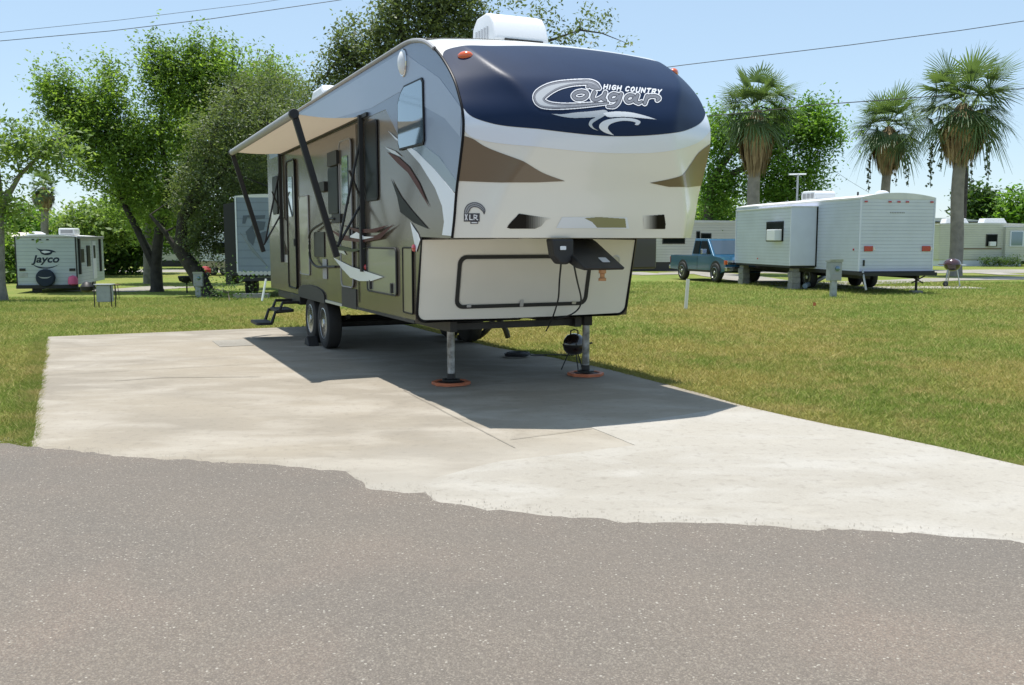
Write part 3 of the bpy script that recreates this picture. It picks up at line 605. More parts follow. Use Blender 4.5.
side(SW((389,131),(397,138),(405,143),(418,152),(435,169),(456,194),(453,236),(443,235),(445,222),(443,206),(436,188),(421,164),(405,146),(396,139)), .008, .002).build('white_swoosh', M['white'], rv)
b = side(SW((392,179),(402,197),(413,211),(429,229),(415,223),(401,212),(398,197)), .008, .002)
b.build('black_swoosh', M['blackg'], rv)
b = side(SW((388,152),(399,157),(410,167),(420,183),(430,207),(419,189),(409,173),(398,163)), .008, .002); b.build('maroon_swoosh', M['burg'], rv)
side(SW((411,222),(419,234),(421,240),(417,252)), .008, .002).build('white_flash', M['white'], rv)
side(SW((386,147),(396,151),(403,157),(393,153)), .012, .002).build('silver_flash', M['silver'], rv)
side(SW((336,257.5),(345,262),(355,267),(368,271),(386,277),(374,281),(362,281),(353,277.5),(345,269)), .034, .002).build('white_swoosh', M['white'], rv)
side(SW((337,244),(344,247),(349,255),(341,252)), .034, .002).build('silver_flash', M['silver'], rv)
for k, (pts, m) in enumerate((([(332,229),(345,235),(362,237),(380,235),(397,224),(383,239),(364,242.5),(345,240)], 'burg'), ([(345,225),(360,229),(375,229),(392,225),(378,232.5),(361,233)], 'burg'), ([(330,239),(342,246),(356,249),(370,248),(356,252),(340,250)], 'olive'), ([(352,237),(360,232),(368,236.5),(378,237),(366,239.5),(357,238)], 'white'))):
    side(SW(*pts), .034+.003*k, .002).build('side_ribbon', M[m], rv)
side(SW((281,254),(296,256),(297,263),(281,262)), .004, .002).build('pale_badge_strip', M['silver'], rv)
side(SW((272,212),(279,214),(288,222),(296,250),(290,256),(284,238),(276,226),(272,226)), .004, .002).build('pale_rear_swoosh', mat('pale_tan_graphic', (.36,.35,.3), .3, coat=.4), rv)
# roof, roof rail, seams
b = MB(); n = 14; rs = [9.05, 9.3, 11, 13, 15, 17, 17.45, 17.62]
for s in rs:
    for i in range(n+1):
        u = -1+2*i/n; dz = .0 if s > 9.1 else -.006
        b.v.append(q(4.245+1.285*u, s, (3.592 if s < 17.5 else 3.54)+.08*(1-u*u)+dz))
b.f = [(j*(n+1)+i, j*(n+1)+i+1, (j+1)*(n+1)+i+1, (j+1)*(n+1)+i) for j in range(len(rs)-1) for i in range(n)]; b.m = [0]*len(b.f)
o = b.build('roof', M['roof'], rv, smooth_=True)
rail = [q(LW-.012, s, z+.004) for s, z in CP if z > 3.36]+[q(LW-.012, 11, 3.588), q(LW-.012, 14, 3.588), q(LW-.012, 17.45, 3.585)]
MB().tube(rail, .022, 8).build('roof_rail', M['grayp'], rv, smooth_=True)
MB().tube([q(LW-.004, s, z) for s, z in CP if z < 3.40], .013, 8).build('cap_seam_trim', M['blackg'], rv, smooth_=True)
# moulded front cap
NU, NT = 96, 110; us = [-1+2*i/NU for i in range(NU+1)]; us = [math.copysign(1-(1-abs(u))**1.7, u) for u in us]
b = MB()
for j in range(NT+1):
    for u in us: l, s, z = capp(4.25+1.27*u, TL*j/NT); b.v.append(q(l, s, z))
b.f = [(j*(NU+1)+i, j*(NU+1)+i+1, (j+1)*(NU+1)+i+1, (j+1)*(NU+1)+i) for j in range(NT) for i in range(NU)]; b.m = [0]*len(b.f)
k0 = len(b.v)   # flat underside of the nose
for i in range(NU+1): b.v.append((b.v[i][0], 8.9-OS, 1.615))
for i in range(NU+1): b.f.append((i, i+1, k0+i+1, k0+i) if i < NU else (0, k0, k0, 0)) if i < NU else None; 
b.m = [0]*len(b.f)
b.build('front_cap', M['capwhite'], rv, smooth_=True)
CAPL = np.linspace(2.98, 5.52, 90); CAPT = np.linspace(0, TL, 100)
def projl(l, s, z):
    p = np.append(RB*s+RR*l, z-EYE); dep = p[1]*math.cos(PITCH)-p[2]*math.sin(PITCH); upv = p[1]*math.sin(PITCH)+p[2]*math.cos(PITCH)
    return np.array([PCX+F_PX*p[0]/dep, PCY-F_PX*upv/dep])
def projc(l, t): return projl(*capp(l, t))
_G = np.array([[*projc(l, t), l, t] for l in CAPL for t in CAPT if t < 2.6])
def capinv(x, y):
    d = np.hypot(_G[:, 0]-x, _G[:, 1]-y); l, t = _G[d.argmin(), 2:]
    for _ in range(7):
        p0 = projc(l, t); e = .002; J = np.array([(projc(l+e, t)-p0), (projc(l, t+e)-p0)]).T/e
        try: dd = np.linalg.solve(J, np.array([x, y])-p0)
        except Exception: break
        dd = np.clip(dd, -.03, .03); l = min(max(l+dd[0], 2.985), 5.51); t = min(max(t+dd[1], 0), TL)
    return l, t
def band(lo, hi, off, nu=120, nv=26):   # lo, hi: lists of (l,t)
    lo = sorted(lo); hi = sorted(hi); l0, l1 = max(lo[0][0], hi[0][0]), min(lo[-1][0], hi[-1][0]); b = MB()
    for j in range(nv+1):
        for i in range(nu+1):
            w = (1-math.cos(PI*i/nu))/2; l = l0+(l1-l0)*w; a = np.interp(l, *zip(*lo)); c = np.interp(l, *zip(*hi)); t = a+(c-a)*j/nv
            b.v.append(q(*capp(l, t, off)))
    b.f = [(j*(nu+1)+i, j*(nu+1)+i+1, (j+1)*(nu+1)+i+1, (j+1)*(nu+1)+i) for j in range(nv) for i in range(nu)]; b.m = [0]*len(b.f); return b
def sm(P, n=8): return cr(P, n)
blue_lo = sm([(2.981,1.19),(3.017,1.12),(3.084,1.072),(3.238,1.022),(3.441,.995),(3.772,.968),(4.17,.951),(4.481,.962),(4.808,.995),(5.074,1.042),(5.296,1.118),(5.43,1.2),(5.519,1.30)])
blue_hi = sm([(2.981,1.90),(3.05,2.06),(3.25,2.12),(3.515,2.13),(4.169,2.24),(4.6,2.27),(5.017,2.26),(5.3,2.19),(5.45,2.11),(5.519,2.0)])
band(blue_lo, blue_hi, .003).build('navy_cap_panel', M['navy'], rv, smooth_=True)
pale_lo = sm([(2.981,.98),(3.084,.90),(3.441,.84),(4.17,.80),(4.808,.83),(5.296,.95),(5.519,1.10)])
band(pale_lo, [(l, t-.004) for l, t in blue_lo], .0026).build('pale_cap_band', M['gelband'], rv, smooth_=True)
band([(2.981,.525),(3.3,.503),(3.6,.51),(3.876,.528)], sm([(2.981,.93),(3.06,.90),(3.174,.824),(3.442,.703),(3.65,.6),(3.876,.530)]), .004, 60, 14).build('brown_swoosh', M['brown'], rv, smooth_=True)
band([(4.777,.535),(4.991,.503),(5.25,.51),(5.519,.545)], sm([(4.777,.537),(5.0,.585),(5.15,.64),(5.26,.75),(5.36,.87),(5.519,.97)]), .004, 60, 14).build('brown_swoosh', M['brown'], rv, smooth_=True)
# printed or moulded shapes on the cap, drawn cell by cell on its surface; fn(px,py)->layer or -1
def decal(name, box, cell, fn, mats, off, world_step=.03):
    x0, x1, y0, y1 = box; gx = np.linspace(x0, x1, 9); gy = np.linspace(y0, y1, 6)
    Lg = np.zeros((6, 9)); Tg = np.zeros((6, 9))
    for j, y in enumerate(gy):
        for i, x in enumerate(gx): Lg[j, i], Tg[j, i] = capinv(x, y)
    nx_ = int((x1-x0)/cell); ny_ = int((y1-y0)/cell); X = x0+cell*np.arange(nx_+1); Y = y0+cell*np.arange(ny_+1)
    def bil(A):
        r1 = np.array([np.interp(X, gx, A[j]) for j in range(6)]); return np.array([np.interp(Y, gy, r1[:, i]) for i in range(len(X))]).T
    Lf, Tf = bil(Lg), bil(Tg); cx_, cy_ = np.meshgrid(X[:-1]+cell/2, Y[:-1]+cell/2); K = fn(cx_, cy_)
    b = MB(); idx = {}
    def vid(j, i):
        if (j, i) not in idx: idx[(j, i)] = len(b.v); b.v.append(q(*capp(float(Lf[j, i]), float(Tf[j, i]), off)))
        return idx[(j, i)]
    for j, i in zip(*np.where(K >= 0)): b.f.append((vid(j, i), vid(j, i+1), vid(j+1, i+1), vid(j+1, i))); b.m.append(int(K[j, i]))
    return b.build(name, mats, rv, smooth_=True, fix=False)
def stroked(X, Y, P, closed=False):    # P: (x,y,r) ; returns min(distance - r)
    D = np.full(X.shape, 1e9)
    Q = P+[P[0]] if closed else P
    for (xa, ya, ra), (xb, yb, rb) in zip(Q, Q[1:]):
        dx, dy = xb-xa, yb-ya; t = np.clip(((X-xa)*dx+(Y-ya)*dy)/(dx*dx+dy*dy+1e-9), 0, 1)
        D = np.minimum(D, np.hypot(X-xa-dx*t, Y-ya-dy*t)-(ra+(rb-ra)*t))
    return D
def logo(px, py):
    X = (px-520)*6.4; Y = (py-70)*6.4; K = np.full(X.shape, -1)
    C = cr([(505,120,7),(488,100,11),(450,84,13),(400,82,13),(320,88,15),(240,103,22),(170,132,31),(122,172,35),(130,208,28),(180,228,18),(260,234,13),(360,231,10),(460,223,8),(560,214,4)], 6)
    hook = cr([(490,118,9),(462,112,10),(440,100,9),(432,112,6)], 5)
    o_ = cr([(392,140,9),(358,148,9),(340,168,9),(358,188,9),(396,188,9),(424,170,9),(422,148,9),(392,140,9)], 5)
    u_ = cr([(474,146,10),(462,178,10),(474,194,10),(500,190,9),(528,172,8)], 4); u2 = [(544,148,9),(528,186,10),(544,198,8)]
    g_ = cr([(620,160,8),(592,158,9),(572,176,9),(584,196,9),(612,190,8),(628,170,8)], 4); g2 = cr([(644,158,9),(628,206,9),(600,234,9),(560,236,6)], 4)
    a_ = cr([(722,166,8),(694,166,9),(676,186,9),(688,206,9),(716,200,8),(732,178,8)], 4); a2 = [(750,164,9),(736,204,9),(756,216,7),(776,206,6)]
    r_ = [(812,170,9),(796,216,9)]; r2 = cr([(806,186,8),(832,170,9),(866,172,9),(886,184,9),(876,196,7)], 4)
    D = np.minimum.reduce([stroked(X, Y, p) for p in (C, hook, o_, u_, u2, g_, g2, a_, a2, r_, r2)])
    inner = np.hypot((X-384)/14, (Y-160)/12)
    D = D+.8; K[D < 11] = 2; K[D < 5.5] = 1; K[D < 0] = 0
    Dc = np.minimum.reduce([stroked(X, Y, p) for p in ([(a, b2, max(r-11, 1)) for a, b2, r in C],)])
    K[(Dc < 0) & (D < 0)] = 3
    font = dict(H=[[(0,0),(0,1)],[(1,0),(1,1)],[(0,.5),(1,.5)]], I=[[(.5,0),(.5,1)]], G=[[(1,.85),(.6,1),(.2,.9),(0,.5),(.2,.1),(.6,0),(1,.2),(1,.45),(.6,.45)]], C=[[(1,.85),(.6,1),(.2,.9),(0,.5),(.2,.1),(.6,0),(1,.15)]],
        O=[[(.5,1),(.1,.8),(0,.5),(.1,.2),(.5,0),(.9,.2),(1,.5),(.9,.8),(.5,1)]], U=[[(0,1),(0,.25),(.3,0),(.7,0),(1,.25),(1,1)]], N=[[(0,0),(0,1),(1,0),(1,1)]], T=[[(.5,0),(.5,1)],[(0,1),(1,1)]], R=[[(0,0),(0,1),(.8,1),(1,.75),(.8,.5),(0,.5)],[(.5,.5),(1,0)]], Y=[[(0,1),(.5,.5),(1,1)],[(.5,.5),(.5,0)]])
    x = 532.0
    for ch in 'HIGH COUNTRY':
        if ch == ' ': x += 18; continue
        wd = 8 if ch == 'I' else 23; yb = 124+(x-528)*.095
        for st in font[ch]:
            K[(stroked(X, Y, [(x+a*(wd-2)+b2*7, yb-b2*27, 3.9) for a, b2 in st]) < 0) & (K != 0)] = 2
        x += wd+11
    return K
decal('brand_lettering', (527, 664, 78.5, 111.5), .24, logo, [M['letter'], M['letterd'], M['letterw'], M['silver']], .006)
def inP(X, Y, P): return inpoly(X.ravel(), Y.ravel(), P).reshape(X.shape)
def swash(px, py):
    X = (px-520)*6.4; Y = (py-70)*6.4; K = np.full(X.shape, -1)
    A = [p[:2] for p in cr([(200,282),(270,284),(350,274),(430,268),(490,262),(540,258),(560,275),(530,300),(490,322),(460,345),(470,370),(500,388)], 5)]+[p[:2] for p in cr([(500,388),(462,375),(438,350),(450,322),(480,305),(430,306),(340,308),(270,300),(200,282)], 5)]
    B2 = [p[:2] for p in cr([(530,278),(600,268),(700,272),(790,292),(872,318)], 5)]+[p[:2] for p in cr([(872,318),(780,310),(680,302),(620,302),(560,302),(530,278)], 5)]
    C2 = [p[:2] for p in cr([(600,418),(540,400),(505,370),(515,340),(560,318),(640,308),(720,312),(768,330),(755,352),(732,350),(738,338),(700,328),(640,328),(580,345),(560,370),(575,395),(600,418)], 5)]
    K[inP(X, Y, A)] = 1; K[inP(X, Y, B2)] = 0; K[inP(X, Y, C2)] = 0; return K
decal('swoosh_emblem', (549, 658, 108, 137), .25, swash, [M['letterw'], M['silver']], .005)
def emb(px, py):
    X = (px-456)*17.1; Y = (py-195)*17.1; K = np.full(X.shape, -1)
    P = cr([(485,318,4),(470,250,26),(400,185,34),(310,165,36),(230,195,38),(195,250,40),(175,300,30)], 5)
    D = stroked(X, Y, P); K[D < 6] = 1; K[D < -8] = 0; K[(stroked(X, Y, [(a, b2, 5) for a, b2, r in P]) < 0)] = 1
    K[(X > 135) & (X < 405) & (Y > 310) & (Y < 455)] = 1; K[(X > 250) & (X < 380) & (Y > 455) & (Y < 490)] = 1
    for st in ([(160,330),(195,425)], [(195,330),(160,425)], [(240,340),(240,420),(285,420)], [(310,420),(310,340),(360,350),(355,380),(320,385),(375,425)], [(275,470),(360,472)]):
        K[stroked(X, Y, [(a, b2, 8) for a, b2 in st]) < 0] = 2
    return K
decal('round_emblem', (462, 487, 201, 226), .25, emb, [M['grayp'], M['letterd'], M['letterw']], .004)
# vents along the nose, graded from near black to cap white
fade = bpy.data.materials.new('graded_tone'); fade.use_nodes = True; N = fade.node_tree.nodes; L = fade.node_tree.links
fades = [mat('vent_tone', tuple(a*(1-k)+c*k for a, c in zip((.008,.006,.005), (.74,.71,.64))), .4, spec=.15) for k in (0, .03, .08, .14, .22, .31, .42, .54, .66, .78, .88, .95)]
def venttone(P, xa, xb):
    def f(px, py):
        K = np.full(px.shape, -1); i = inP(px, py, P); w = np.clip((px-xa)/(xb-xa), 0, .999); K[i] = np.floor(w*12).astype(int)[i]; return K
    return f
decal('nose_vent', (504, 552, 210, 230), .3, venttone([(507,227.5),(509,224),(519,213.5),(551,218.5),(546,220),(541,226),(535,228.6),(510,228.6)], 524, 551), fades, .004)
decal('nose_vent', (640, 668, 213, 231), .3, venttone([(643,216),(664,214.5),(665.5,224),(665,228.8),(644,228.8)], 658, 642), fades, .004)
def lens(px, py):
    K = np.full(px.shape, -1); K[inP(px, py, [(556,228),(562,217),(627,217.5),(629,228.6)])] = 0; K[inP(px, py, [(584,218),(598,217),(625,218.5),(626,227.6),(597,227.6),(592,222)])] = 1; return K
decal('centre_light_strip', (554, 631, 215, 230), .3, lens, [M['white'], M['lens']], .004)  # dim yellow-green reflection put into the lens colour as olive
def lit(P, c, r, n, m, name, sc=(1,.6)):
    b = MB(); c = Vector(c); n = Vector(n).normalized(); a = Vector((0,0,1)).cross(n).normalized(); u = n.cross(a)
    for k in range(4):
        rr = math.cos(k/3*PI/2*.98); h = math.sin(k/3*PI/2)*r*.5
        for i in range(16): b.v.append(tuple(c+a*(math.cos(i*PI/8)*r*rr*sc[0])+u*(math.sin(i*PI/8)*r*rr*sc[1])+n*h))
    b.f = [(k*16+i, k*16+(i+1)%16, (k+1)*16+(i+1)%16, (k+1)*16+i) for k in range(3) for i in range(16)]+[tuple(48+i for i in range(16))]; b.m = [0]*len(b.f)
    return b.build(name, m, P, smooth_=True)
for l, t in ((3.14, 1.885), (5.44, 1.98)):
    p = Vector(q(*capp(l, t, .004))); p2 = Vector(q(*capp(l, t, .05))); lit(rv, p, .075, p2-p, M['amber'], 'marker_light')
# lower front wall with its hatch
def FR(l, z, d): return q(l, 8.855+(1.63-z)/.875*.21-d, z)
fp = [p for p in rrect(LW+.005, 5.47, .765, 1.618, .10) if not (p[1] > 1.5)]+[(LW+.005,1.618),(5.47,1.618)]
cxm = sum(p[0] for p in fp)/len(fp); czm = sum(p[1] for p in fp)/len(fp); fp.sort(key=lambda p: math.atan2(p[1]-czm, p[0]-cxm))
MB().prism(fp, FR, -.01, .012).build('front_wall', M['capwhite'], rv, bevel=.004)
ring = [p for p in fp]; MB().tube([FR(l, z, .008) for l, z in ring+[ring[0]]], .018, 8).build('front_wall_trim', M['blackg'], rv, smooth_=True)
H1 = rrect(3.39, 4.95, .885, 1.445, .09); ht = MB(); ho = [FR(l, z, .02) for l, z in H1]; ho2 = rrect(3.43, 4.91, .925, 1.405, .06); n = len(H1)
ht.v = [FR(l, z, .013) for l, z in H1]+[FR(l, z, .026) for l, z in H1]+[FR(l, z, .026) for l, z in ho2]+[FR(l, z, .013) for l, z in ho2]
ht.f = [(a*n+i, a*n+(i+1)%n, ((a+1)%4)*n+(i+1)%n, ((a+1)%4)*n+i) for a in range(4) for i in range(n)]; ht.m = [0]*len(ht.f)
hatch = MB().prism(rrect(3.44, 4.90, .935, 1.395, .055), FR, .012, .018).build('front_hatch', M['hatchin'], rv)
ht.build('hatch_seal', M['black'], hatch)
MB().prism(rrect(4.13, 4.17, .89, .965, .008), FR, .027, .036).build('latch', M['alu'], hatch)
MB().prism(rrect(3.52, 3.57, .90, .93, .008), FR, .027, .034).build('latch', M['alu'], hatch); MB().prism(rrect(4.76, 4.81, .90, .93, .008), FR, .027, .034).build('latch', M['alu'], hatch)
MB().lathe(FR(5.25, 1.38, .012), (0,-1,-.2), [(.055,0),(.06,.006),(.045,.012),(.04,.004)], 20).build('round_vent', M['silver'], rv, smooth_=True)
# pin box
pb = MB().prism([(8.0,1.612),(7.93,1.612),(7.85,1.585),(7.32,1.35),(7.34,1.328),(7.5,1.345),(7.75,1.42),(8.0,1.45)], lambda s, z, d: q(d, s, z), 4.0, 4.42).build('pin_box', M['darkmetal'], rv, bevel=.012)
MB().lathe(q(4.21, 7.37, 1.33), (0,0,-1), [(.035,0),(.035,.03),(.022,.035),(.022,.07),(.036,.075),(.036,.10)], 16).build('king_pin', M['copper'], pb, smooth_=True)
MB().prism([(3.80,1.612),(4.03,1.612),(4.03,1.42),(3.97,1.375),(3.89,1.38),(3.83,1.45)], lambda l, z, d: q(l, d, z), 7.58, 7.72).build('junction_box', M['black'], pb, bevel=.02)
MB().prism(rrect(3.88, 3.94, 1.51, 1.545, .008), lambda l, z, d: q(l, 7.575-d, z), 0, .008).build('data_plate', M['white'], pb)
MB().prism(rrect(4.24, 4.32, 0, .09, .008), lambda l, a, d: q(l, 7.42+a-.4*d, 1.394+a*.443+d), .003, .006).build('data_plate', M['silver'], pb)
def cabpx(pts, S):
    out = []
    for (x, y), s in zip(pts, S): d = ray(x, y); t = s/(d[:2]@RB); p = d*t; out.append(q(p[:2]@RR, s, p[2]+EYE))
    return out
def crv(P, n=6): return [Vector(p) for p in cr([tuple(p) for p in P], n)]
MB().tube(crv(cabpx([(561.6,258),(559.5,280),(558,300),(552,319),(546,331)], [7.65,8.2,8.75,9.0,9.3])), .009, 6).build('power_cable', M['cable'], rv, smooth_=True)
MB().tube(crv(cabpx([(572.6,258),(577,280),(581,298),(579,308),(570,315),(556,319)], [7.65,8.1,8.6,8.78,8.85,9.0])), .009, 6).build('breakaway_cable', M['cable'], rv, smooth_=True)
# landing legs
for l in (3.565, 5.27):
    leg = MB().box(l-.055-OL, l+.055-OL, 9.6-OS-.055, 9.6-OS+.055, .60, .80).build('landing_leg', M['darkmetal'], rv, bevel=.006)
    MB().tube([q(l, 9.6, .10), q(l, 9.6, .64)], .043, 14).build('leg_tube', mat('scuffed_galvanised', (.5,.5,.48), .5, metal=.2, col2=(.16,.15,.13), nscale=11), leg, smooth_=True)
    MB().lathe(q(l, 9.6, .045), (0,0,1), [(.10,0),(.10,.015),(.05,.025),(.045,.08)], 16).build('foot_plate', M['darkmetal'], leg, smooth_=True)
# windows, doors, hatches on the curb side
def window(s0, s1, z0, z1, gm='glass', r=.06, poly=None, frame=.03, P=None, nm='window'):
    pl = poly or rrect(s0, s1, z0, z1, r); cs = sum(p[0] for p in pl)/len(pl); cz = sum(p[1] for p in pl)/len(pl)
    o = side(pl, .006, .014).build(nm, M['blackg'], P or rv, bevel=.004)
    g2 = [(cs+(a-cs)*(1-2*frame/(s1-s0)), cz+(c-cz)*(1-2*frame/(z1-z0))) for a, c in pl]
    side(g2, .0205, .002).build('pane', M[gm], o); return o
window(8.68, 9.53, 2.52, 3.17, 'mirror', poly=[(8.70,3.13),(8.74,3.165),(9.3,3.17),(9.42,3.12),(9.53,3.02),(9.53,2.60),(9.48,2.53),(8.72,2.52),(8.68,2.56)], frame=.022)
window(10.32, 10.83, 2.05, 2.96, 'glass')
window(12.2, 12.77, 1.95, 2.58, 'glass')
window(16.62, 17.1, 2.05, 2.72, 'glass')
d1 = side(rrect(11.47, 12.08, 1.0, 2.86, .09), .004, .02).build('entry_door', M['tanwall'], rv, bevel=.004)
MB().tube([q(LW-.026, s, z) for s, z in rrect(11.47, 12.08, 1.0, 2.86, .09)+[rrect(11.47, 12.08, 1.0, 2.86, .09)[0]]], .009, 6).build('door_frame', M['grayp'], d1)
side(rrect(11.62, 11.92, 2.05, 2.66, .04), .027, .006).build('door_window', M['mirror'], d1); side(rrect(11.5, 11.56, 1.62, 1.74, .01), .027, .02).build('door_handle', M['black'], d1)
d2 = side(rrect(15.02, 15.70, .82, 2.88, .09), .004, .02).build('entry_door', M['tanwall'], rv, bevel=.004)
MB().tube([q(LW-.026, s, z) for s, z in rrect(15.02, 15.70, .82, 2.88, .09)+[rrect(15.02, 15.70, .82, 2.88, .09)[0]]], .016, 6).build('door_frame', M['blackg'], d2)
side(rrect(15.22, 15.55, 1.98, 2.62, .04), .027, .006).build('door_window', M['mirror'], d2); side(rrect(15.07, 15.13, 1.5, 1.62, .01), .027, .02).build('door_handle', M['black'], d2)
fv = side(rrect(14.12, 14.8, 1.07, 2.27, .04), .003, .008).build('appliance_hatch', mat('hatch_tan', (.27,.25,.18), .3, coat=.4), rv, bevel=.003); MB().tube([q(LW-.012, s, z) for s, z in rrect(14.12, 14.8, 1.07, 2.27, .04)+[(14.8, 1.11)]], .009, 6).build('hatch_frame', M['grayp'], fv)
sp = [wall(x, y, LW) for x, y in ((369,248),(397.5,248),(397.5,294),(369,291))]
s0 = min(p[0] for p in sp); s1 = max(p[0] for p in sp); sd = side(rrect(s0, s1, 1.0, 1.51, .05), .004, .012).build('storage_door', mat('storage_door_tan', (.21,.21,.18), .25, coat=.25), rv, bevel=.003)
MB().tube([q(LW-.017, s, z) for s, z in rrect(s0, s1, 1.0, 1.51, .05)+[(s1, 1.46)]], .011, 6).build('door_frame', M['black'], sd)
for s in (s0+.16, s1-.16): side(rrect(s-.025, s+.025, 1.02, 1.13, .01), .017, .02).build('latch', M['black'], sd)
s0, s1 = wall(413.5, 247, LW)[0], wall(404, 247, LW)[0]; nd = side(rrect(s0, s1, .84, 1.52, .02), .004, .01).build('storage_door', mat('narrow_door_tan', (.21,.19,.12), .3, coat=.2), rv, bevel=.003)
MB().tube([q(LW-.015, s, z) for s, z in rrect(s0, s1, .84, 1.52, .02)+[(s1, 1.50)]], .009, 6).build('door_frame', M['blackg'], nd)
for x, y in ((415.2,248),(366,267)):
    s, z = wall(x, y, LW); lit(rv, q(LW-.012, s, z), .05, (-1,0,0), M['red'], 'side_marker', (1,.8))
s, z = wall(404.2, 63, LW); pl = lit(rv, q(LW-.012, s, z), .11, (-1,0,0), M['shroud'], 'porch_light', (.75,1.15)); MB().tube([q(LW-.012, s+.095*math.cos(a*PI/10), z+.13*math.sin(a*PI/10)) for a in range(21)], .012, 6).build('light_bezel', M['bumper'], pl)
for (x0, x1, y0, y1, m, th, nm) in ((331.5,341,151.5,166,'black',.06,'outdoor_speaker'),(321.6,327.8,182,192,'black',.05,'outlet_box'),(315,325,232,257,'darkmetal',.012,'vent_grille'),(323.5,327.5,259,279,'grayp',.01,'outlet_cover'),(335.5,344,214,223,'black',.05,'hand_rail_bracket')):
    a, z1 = wall(x0, (y0+y1)/2, LW); c, _ = wall(x1, (y0+y1)/2, LW); zz = [wall((x0+x1)/2, y, LW)[1] for y in (y0, y1)]
    side(rrect(min(a,c), max(a,c), min(zz), max(zz), .02), .004, th).build(nm, M[m], rv, bevel=.004)
hp = [wall(x, y, LW) for x, y in ((339,219),(334,219),(326,223.5),(314.5,232),(313.5,245),(314.5,259),(320.8,266.5),(330,266.8),(340,266.7))]
MB().tube(crv([q(LW-.06, s, z) for s, z in hp], 4), .018, 8).build('folding_hand_rail', M['black'], rv, smooth_=True)
for x in (357.8,): # vertical joint of the wall
    s = wall(x, 200, LW)[0]; side([(s-.012,.83),(s+.012,.83),(s+.012,3.0),(s-.012,3.0)], .006, .004).build('wall_joint', M['blackg'], rv)
# lower skirt, step well, wheel arches
side([(11.38,.73),(12.12,.73),(12.12,.985),(11.38,.985)], .003, .012).build('step_well', M['black'], rv)
ar = [(13.12,.70)]+[(14.05-.93*math.cos(a*PI/16), .75+.17*math.sin(a*PI/16)**.6) for a in range(17)]+[(14.98,.70)]
side(ar, .003, .02).build('wheel_arch', M['black'], rv)
side([(12.12,.72),(13.1,.72),(13.1,.755),(12.12,.755)], .002, .012).build('skirt_trim', M['silver'], rv)
side([(9.08,.745),(11.38,.735),(11.38,.765),(9.08,.775)], .002, .008).build('skirt_trim', M['black'], rv)
def uf(): 
    b = MB()
    for l in (3.45, 4.95): b.box(l-.04-OL, l+.04-OL, 9.2-OS, 17.55-OS, .625, .735)
    for s in (9.3, 10.4, 12.2, 13.1, 15.1, 16.4, 17.45): b.box(3.42-OL, 4.98-OL, s-.03-OS, s+.03-OS, .64, .71)
    return b
uf().build('chassis', M['darkmetal'], rv)
b = MB(); b.box(3.52-OL, 4.88-OL, 10.5-OS, 12.1-OS, .60, .725); b.build('holding_tank', M['black'], rv, bevel=.05)
b = MB(); b.box(3.05-OL, 5.4-OL, 15.2-OS, 17.3-OS, .56, .715); b.build('underbelly_cover', M['black'], rv, bevel=.03)
for s in (13.6, 14.5): MB().tube([q(3.1, s, .36), q(5.3, s, .36)], .05, 10).build('axle', M['darkmetal'], rv)
def wheel(c, ax, R, w, par, fancy=1, name='wheel', world=False):
    ax = Vector(ax).normalized(); c = Vector(c)
    o = MB().lathe(c, ax, [(R*.42,-w*.3),(R*.42,-w*.1),(R*.3,-w*.1),(R*.3,0),(R*.1,0)], 24).build(name, M['darkmetal'], par, world=world, smooth_=True)
    MB().lathe(c, ax, [(R*.60,w*.46),(R*.66,w*.5),(R*.88,w*.5),(R*.97,w*.42),(R,w*.3),(R,-w*.3),(R*.97,-w*.42),(R*.88,-w*.5),(R*.6,-w*.5)], 36).build('tyre', M['tyre'], o, world=world, smooth_=True)
    b = MB().lathe(c, ax, [(R*.62,w*.46),(R*.58,w*.48),(R*.55,w*.36),(R*.5,w*.28),(R*.30,w*.34),(R*.2,w*.40),(R*.16,w*.52),(.01,w*.53)], 30)
    b.build('rim', M['rim'], o, world=world, smooth_=True)
    if fancy:
        a1 = ax.orthogonal().normalized(); a2 = ax.cross(a1); b = MB()
        for k in range(8):
            p = c+(a1*math.cos(k*PI/4)+a2*math.sin(k*PI/4))*R*.41+ax*w*.30; b.tube([p, p+ax*w*.035], R*.065, 8)
        b.build('rim_holes', M['black'], o, world=world)
    return o
for s in (13.6, 14.5):
    wheel(q(3.14, s, .375), (-1,0,0), .375, .21, rv); wheel(q(5.36, s, .375), (1,0,0), .375, .21, rv)
    for l in (3.32, 5.15): MB().tube([q(l, s-.42, .50), q(l, s, .42), q(l, s+.42, .50)], .035, 6).build('leaf_spring', M['darkmetal'], rv)
# entry steps at the rear door
st = MB().box(2.98-OL, 3.3-OL, 14.98-OS, 15.75-OS, .56, .72).build('entry_steps', M['darkmetal'], rv, bevel=.01)
for (l0, l1, z) in ((2.62, 2.9, .47), (2.30, 2.56, .27)): MB().prism(rrect(l0, l1, 15.02, 15.7, .05), lambda l, s, d: q(l, s, z+d), -.02, .02).build('step_tread', M['black'], st)
for s in (15.05, 15.67):
    MB().tube([q(3.1, s, .60), q(2.72, s, .60), q(2.66, s, .46)], .028, 6).build('step_arm', M['darkmetal'], st); MB().tube([q(2.88, s, .47), q(2.60, s, .45), q(2.54, s, .28)], .028, 6).build('step_arm', M['darkmetal'], st)
j = MB().tube([q(3.3, 14.98, .05), q(3.3, 14.98, .6)], .03, 8).build('stabiliser_jack', M['darkmetal'], rv); MB().box(3.15-OL, 3.45-OL, 14.86-OS, 15.1-OS, .012, .05).build('jack_foot', M['darkmetal'], j)
